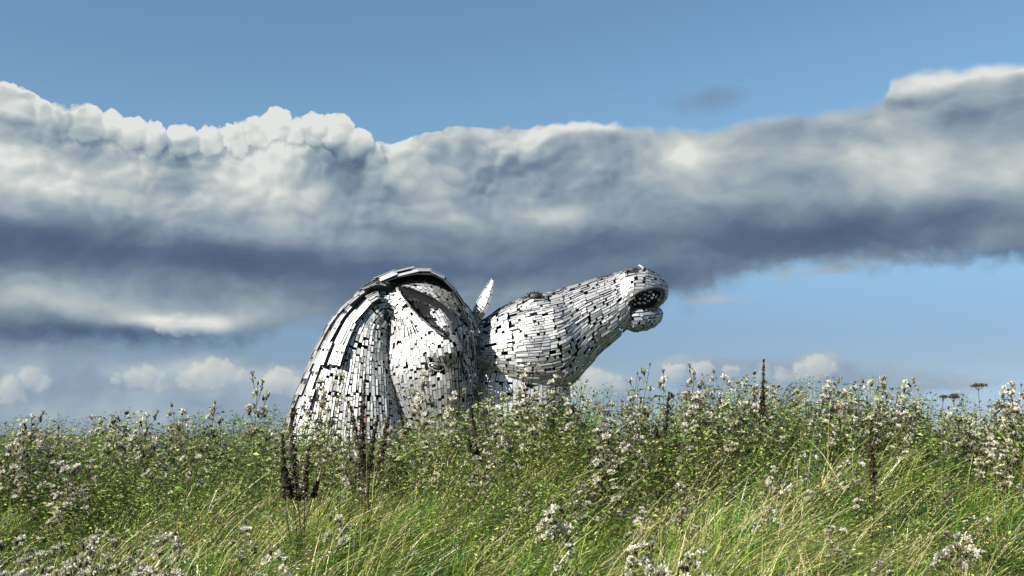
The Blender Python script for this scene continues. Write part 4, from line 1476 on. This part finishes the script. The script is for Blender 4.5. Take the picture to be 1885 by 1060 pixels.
dock(560, 752, 915, 6.4, 1, 'broad dark brown dock below the foot of the mane, standing deepest in the grass', 5, 0.11)
dock(684, 690, 862, 6.9, 2, 'dark forked dock stretching up in front of the crease of the bowed neck', 5, 0.12)
dock(1222, 722, 806, 8.2, 3, 'dark dock clump on the crest right of the raised head', 4, 0.08)
dock(1388, 662, 775, 8.4, 4, 'dark pointed dock, tallest stalk on the right skyline', 3, 0.05)
dock(1592, 812, 890, 6.3, 5, 'single dark dock spike low in the grass at the right', 1, 0.0)
dock(878, 742, 800, 8.0, 6, 'reddish brown dock under the dark face between the two heads', 3, 0.07)

# dried umbels on the right skyline
def umbel(px, py, y, R_, seed, label):
    g = np.random.default_rng(seed)
    x, H = by_top(px, py, y); z0 = float(ground(x, y))
    path = np.array([[0.05 * math.sin(seed * 2.3) * t * t + 0.012 * math.sin(9 * t + seed), 0, (H - 0.05) * t] for t in np.linspace(0, 1, 6)])
    V, F = tube_np(path, np.linspace(0.005, 0.0025, 6), 5)
    st = link('umbel_plant', mesh_np('umbel_plant', V, [F], [M_STALK]), None, (x, y, z0), label=label, category='dried umbel', group='dried umbels on the skyline')
    tip = path[-1]
    Vs, Fs, o = [], [], 0
    for k in range(13):
        a = k * 2.4; r = R_ * math.sqrt((k + 0.5) / 13)
        e = tip + np.array([math.cos(a) * r + 0.01, math.sin(a) * r, 0.05 - r * 0.3])
        V, F = tube_np(np.array([tip, (tip + e) / 2 + [0, 0, -0.006], e]), 0.0012, 3)
        ray_ = link('umbel_ray', mesh_np('umbel_ray', V, [F], [M_STALK]), st)
        V = e + g.normal(0, 1, (40, 3)) * [0.010, 0.010, 0.004]; w = g.normal(0, 0.0035, (40, 3)); v = g.normal(0, 0.0035, (40, 3))
        Q = np.stack([V - w, V - v, V + w, V + v], 1).reshape(-1, 3)
        link('seed_cluster', mesh_np('seed_cluster', Q, [np.arange(len(Q)).reshape(-1, 4)], [M_BUD]), ray_, kind='stuff')


umbel(1793, 706, 8.7, 0.062, 1, 'largest dried umbel, tipped over above the right thicket')
umbel(1768, 728, 8.8, 0.035, 2, 'small dried umbel just left of the largest one')
umbel(1750, 726, 8.9, 0.018, 3, 'tiny dried umbel on a bare stalk, right of two thistles')
umbel(1731, 729, 8.9, 0.016, 4, 'tiny dried umbel on a bare stalk, leftmost of the umbels')

# loose plumes of tall grass bent over by the wind against the sky
def plume(px, py, y, seed, label, nb=11):
    g = np.random.default_rng(seed)
    x, H = by_top(px, py, y); z0 = float(ground(x, y))
    H = H + 0.04
    r = bpy.data.objects.new('tall_grass_tuft', None); COL.objects.link(r); r.location = (x - 0.17, y, z0)
    r['label'] = label; r['category'] = 'tall grass'; r['group'] = 'tall grass tufts blowing on the skyline'
    for k in range(nb):
        h = H * g.uniform(0.88, 1.04); L = g.uniform(0.14, 0.32)
        x0 = g.normal(0, 0.03)
        path = np.array([[x0 + L * t ** 2.6, g.normal(0, .002) + 0.05 * (k / nb - .5), h * (t - 0.16 * t ** 5)] for t in np.linspace(0, 1, 10)])
        V, F = tube_np(path, np.linspace(0.002, 0.0007, 10), 3)
        st = link('stalk', mesh_np('stalk', V, [F], [M_STALK]), r)
        n = 40; t = g.uniform(0.80, 1.0, n)
        C = np.stack([np.interp(t, np.linspace(0, 1, 10), path[:, q]) for q in range(3)], -1)
        d = np.stack([np.full(n, 1.0), g.normal(0, .25, n), g.normal(-0.05, 0.2, n)], -1)
        l = g.uniform(0.012, 0.026, n)[:, None]; w = np.array([0, 0, 0.0012])
        Q = np.stack([C - w, C + w, C + d * l], 1).reshape(-1, 3)
        link('plume', mesh_np('plume', Q, [np.arange(len(Q)).reshape(-1, 3)], [M_BUD]), st, kind='stuff')


plume(1450, 676, 8.6, 1, 'tall grass tuft blown right beside the pointed dock', 13)
plume(1548, 688, 8.8, 2, 'thin tall grass tuft blown right above the pale thistle', 6)
plume(300, 742, 8.8, 3, 'single tall grass stem above the left skyline', 2)
plume(100, 762, 8.8, 4, 'sparse grass stems above the far left skyline', 3)

# one small red flower in front of the forked dock
M_RED = material('red_petal', (0.55, 0.03, 0.04), 0.6, 0, trans=0.3)
p = at(675, 770, 6.6)
z0 = float(ground(p.x, 6.6))
V, F = tube_np(np.array([[0, 0, 0], [0.01, 0, (p.z - z0) * 0.5], [0, 0, p.z - z0]]), 0.002, 4)
rf = link('red_flower', mesh_np('red_flower', V, [F], [M_STALK]), None, (p.x, 6.6, z0), label='single small red flower in front of the forked dark dock', category='flower')
for k in range(5):
    a = k * 1.2566
    d = np.array([math.cos(a), math.sin(a), 0.5]); w = np.array([-math.sin(a), math.cos(a), 0])
    Q = np.array([[0, 0, 0], d * 0.012 + w * 0.010, d * 0.021, d * 0.012 - w * 0.010])
    link('petal', mesh_np('petal', Q, [np.array([[0, 1, 2, 3]])], [M_RED]), rf, Vector((0, 0, p.z - z0)))
